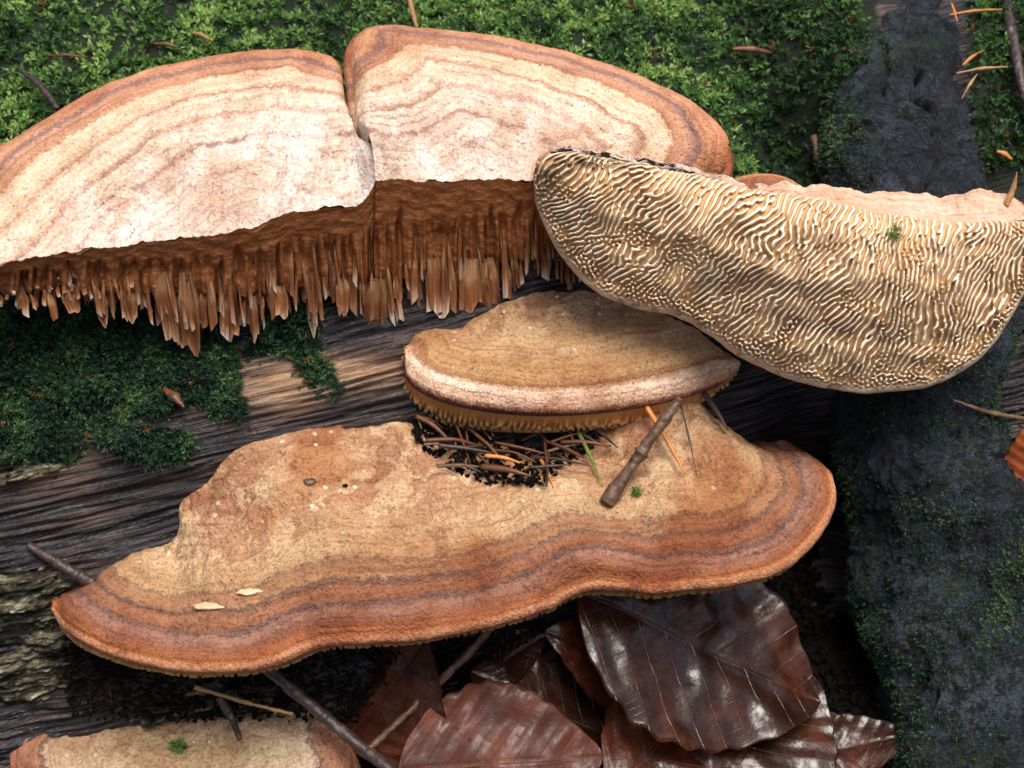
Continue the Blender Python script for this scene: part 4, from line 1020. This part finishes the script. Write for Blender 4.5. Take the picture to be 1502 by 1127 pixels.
def needle(x0, y0, x1, y1, r_, mt, lab, up0=.3, up1=.3, sag=.1, group=None):
    a, b = pk2(x0, y0) + UPZ * up0, pk2(x1, y1) + UPZ * up1
    stick('needle', [a, a * .5 + b * .5 + UPZ * sag, b], [r_, r_, r_ * .35], mt, lab, 'needle', group, n=14, m=7, wob=.01)
needle(712, 682, 768, 692, .085, 'needle_orange', 'light orange needle on the black litter', .45, .4)
needle(792, 686, 812, 718, .07, 'needle_orange', 'curved orange needle hooked over the litter edge', .45, .1, .15)
needle(846, 648, 884, 715, .08, 'needle_green', 'green needle leaning on the pale crust beside the brown twig', .6, .1)
needle(945, 620, 1006, 700, .1, 'needle_orange', 'flat yellowish needle behind the brown peeled twig', .8, .12)
needle(996, 618, 1022, 700, .035, 'twig_dark', 'hair thin dark stem right of the brown peeled twig', .8, .1)
needle(606, 610, 618, 640, .05, 'needle_green', 'tiny yellow green needle at the left end of the litter', .5, .4)
needle(705, 697, 780, 708, .12, 'needle_brown', 'broad dark red needle below the light orange needle', .4, .35)
needle(1030, 585, 1066, 640, .12, 'twig_dark', 'dark green strip standing against the log right of the pale crust', .6, .3)
for k_ in range(58):
    while True:
        x, y = R_.uniform(596, 880), R_.uniform(598, 706)
        if inpoly(np.array(x), np.array(y), POCK): break
    an = R_.normal(.55, .6); ln = R_.uniform(22, 48)
    needle(x - ln * math.cos(an), y - ln * math.sin(an) * .7, x + ln * math.cos(an), y + ln * math.sin(an) * .7, R_.uniform(.05, .095), ('needle_brown', 'twig_dark', 'twig_brown', 'needle_brown')[k_ % 4],
           ('red brown', 'blackish', 'dull greyish brown', 'red brown')[k_ % 4] + ' fallen needle in the black litter under the small bracket', R_.uniform(.2, .8), R_.uniform(.15, .6), R_.uniform(0, .2), ('red brown', 'blackish', 'greyish brown', 'red brown')[k_ % 4] + ' needles under the small bracket')
def shade_chunks(polys, n, lift, size, seed, label):  # added black chunks, their dark colour stands in for shade in the gaps
    r_ = np.random.default_rng(seed); Vs, Fs = [], []; k_ = 0
    while k_ < n:
        pl = polys[r_.integers(len(polys))]; q = np.array(pl, float)
        x, y = r_.uniform(q[:, 0].min(), q[:, 0].max()), r_.uniform(q[:, 1].min(), q[:, 1].max())
        if not inpoly(np.array(x), np.array(y), pl): continue
        p = gp(x, y, .15) + UPZ * r_.uniform(-.3, lift); s3 = size * r_.uniform(.2, 1, 3); rot = np.linalg.qr(r_.normal(size=(3, 3)))[0]
        oc = np.array([(1, 0, 0), (-1, 0, 0), (0, 1, 0), (0, -1, 0), (0, 0, 1), (0, 0, -1)], float) * s3 * r_.uniform(.6, 1.3, (6, 1))
        Vs.append(oc @ rot.T + p); Fs.append(np.array([(0, 2, 4), (2, 1, 4), (1, 3, 4), (3, 0, 4), (2, 0, 5), (1, 2, 5), (3, 1, 5), (0, 3, 5)]) + 6 * k_); k_ += 1
    V = np.vstack(Vs)
    thing('litter', V, np.vstack(Fs), M['soil'], V.mean(0), smooth=False, label=label, category='litter', kind='stuff')
shade_chunks([[(90, 940), (480, 950), (900, 900), (900, 1010), (560, 1060), (100, 1050)]], 2600, .3, .17, 51, 'added black crumbs darkening the shaded foot of the log under the wide bracket')
shade_chunks([[(1080, 840), (1240, 640), (1300, 900), (1340, 1127), (1150, 1127)]], 2600, .25, .32, 52, 'added black crumbs standing in for deep shade in the gap beside the dark root')
# moss bits dropped on the brackets
def lump_mesh(p, s3, seed, rough=.4, n=20, m=14):
    th = np.linspace(0, 2 * math.pi, n, endpoint=False)[:, None]; ph = np.linspace(.02, math.pi - .02, m)[None, :]
    d = np.stack([np.cos(th) * np.sin(ph), np.sin(th) * np.sin(ph), np.cos(ph) + 0 * th], -1)
    r = 1 + rough * fbm(d[..., 0] * 1.6 + seed, d[..., 1] * 1.6, d[..., 2] * 1.6, 4)
    P = p + d * r[..., None] * np.asarray(s3)
    return P.reshape(-1, 3), gridF(n, m, closed=True)
for (gr, x, y, sz, lab) in ((lowG, 934, 720, .2, 'green moss crumb on the wide bracket beside the brown twig'), (coG, 262, 1096, .28, 'green moss tuft on the greyish corner bracket'), (mzG, 1311, 346, .22, 'yellow green moss crumb stuck on the maze of pores')):
    p = pick(gr, x, y) + UPZ * .1; R2 = np.random.default_rng(int(x))
    V, F, T = moss_mesh(p + R2.normal(0, sz * .4, (26, 3)), np.tile(UPZ + .3 * FR, (26, 1)), sz, 8, sz * .6, np.full(26, .55), .9, int(x))
    thing('moss_tuft', V, F, M['moss'], p, {'tone': T}, smooth=False, label=lab, category='moss')
# rotten pale wood and dark debris left of the wide bracket
def rot_material():
    s = NT('pale_rotten_wood'); co = s.coord(); a = s.attr('ax'); r = s.attr('arc'); t = s.attr('tint')
    f = s.noise(s.xyz(s.math('MULTIPLY', a, .7), s.math('MULTIPLY', r, 4.0)), 1, 6, .68, .8); n = s.noise(co, 320, 4, .7)
    v = s.math('ADD', s.math('MULTIPLY', f, .7), s.math('MULTIPLY', n, .3))
    pale = s.ramp(v, [(.38, srgb(20, 17, 14)), (.48, srgb(56, 52, 42)), (.56, srgb(112, 106, 86)), (.66, srgb(190, 182, 156))])
    dark = s.ramp(v, [(.38, srgb(10, 9, 10)), (.5, srgb(34, 28, 28)), (.64, srgb(86, 70, 62))])
    return s.done(s.mix(t, dark, pale), .8, s.bump(v, .7, .0025), .12)
M['rot'] = rot_material()
for (x, y, up, s3, sd_, lab) in ((22, 866, .9, (2.0, 1.0, .5), 1, 'pale yellowish rotten wood splinter beside the short black twig'), (30, 905, .6, (2.0, 1.3, .7), 2, 'crumbly yellowish rotten wood lump below the pale splinter'),
        (72, 948, .6, (1.3, 1.2, .8), 3, 'greenish rotten wood knob under the tip of the wide bracket'), (28, 990, .7, (2.3, 1.5, .7), 4, 'pale greenish rotten wood lump above the corner bracket'), (150, 968, .5, (2.6, 1.2, .4), 5, 'bluish black wood fragment in shade under the wide bracket'),
        (320, 1012, .7, (4.0, 1.3, .7), 6, 'brown rotten wood shelf between the wide bracket and the corner bracket'), (40, 676, .45, (2.4, 1.1, .35), 7, 'pale exposed rotten wood knob below the dark moss cushions')):
    p = log_hit(np.array(float(x)), np.array(float(y)))
    a0_, e0_ = log_coords(p); u_ = np.linspace(-1.3, 1.3, 110)[:, None]; v_ = np.linspace(-1.3, 1.3, 90)[None, :]
    aa_ = a0_ + u_ * s3[0] + 0 * v_; ee_ = e0_ + (v_ * s3[1] + 0 * u_) / LR
    hh = up * 1.5 * (1 - (u_ ** 2 + v_ ** 2) + .55 * fbm(aa_ * .8, ee_ * LR * 1.3, sd_, 4)) - .15
    hh = np.minimum(hh, up * (.8 + .5 * fbm(aa_ * .6, ee_ * LR * 2.6, sd_ + 5, 4))) - .3 * np.exp(-(noise(aa_ * .4, ee_ * LR * 1.8, sd_) / .25) ** 2) + .16 * fbm(aa_ * 2, ee_ * LR * 4, sd_ + 9, 3)
    hh = np.maximum(hh, -1.2)
    V = log_point(aa_, ee_, hh).reshape(-1, 3); F = gridF(110, 90)
    thing('rotten_wood', V, F, M['rot'], p, {'ax': aa_, 'arc': ee_ * LR, 'tint': np.full(aa_.shape, {5: 0.0, 6: .35, 2: .8}.get(sd_, 1.0))}, label=lab, category='wood lump')

# crumbs and an added black insect-hole lump on the wide bracket, a splinter on the torn band
for (x, y, s3, sd_, mt, lab) in ((304, 888, (.50, .16, .09), 1, 'crumb', 'pale elongated crumb lying on the mauve band of the wide bracket'), (368, 866, (.40, .14, .08), 2, 'crumb', 'small cream crumb above the elongated one on the wide bracket'),
        (504, 710, (.10, .07, .05), 3, 'soil', 'tiny added black lump standing in for an insect hole in the pinkish crust of the wide bracket'), (455, 704, (.22, .16, .06), 4, 'twig_brown', 'small brown crumb beside the black insect-hole lump')):
    p = pick(lowG, x, y) + UPZ * .03
    V, F = lump_mesh(p, s3, sd_ * 2.7, .5, 18, 12)
    if mt == 'crumb' and 'crumb' not in M: M['crumb'] = simple('cream_crumb', srgb(206, 170, 128), srgb(240, 216, 178), 300, .6)
    thing('crumb', V, F, M[mt], p, label=lab, category='crumb')
sp = [pick(mzT, 1478, 300), pick(mzT, 1481, 292) + UPZ * .5, pick(mzT, 1481, 290) + UPZ * 1.1]
stick('splinter', sp, [.12, .08, .02], 'twig_pale', 'pale pointed splinter sticking up from the torn band of the upturned bracket', 'splinter', n=24, m=8)
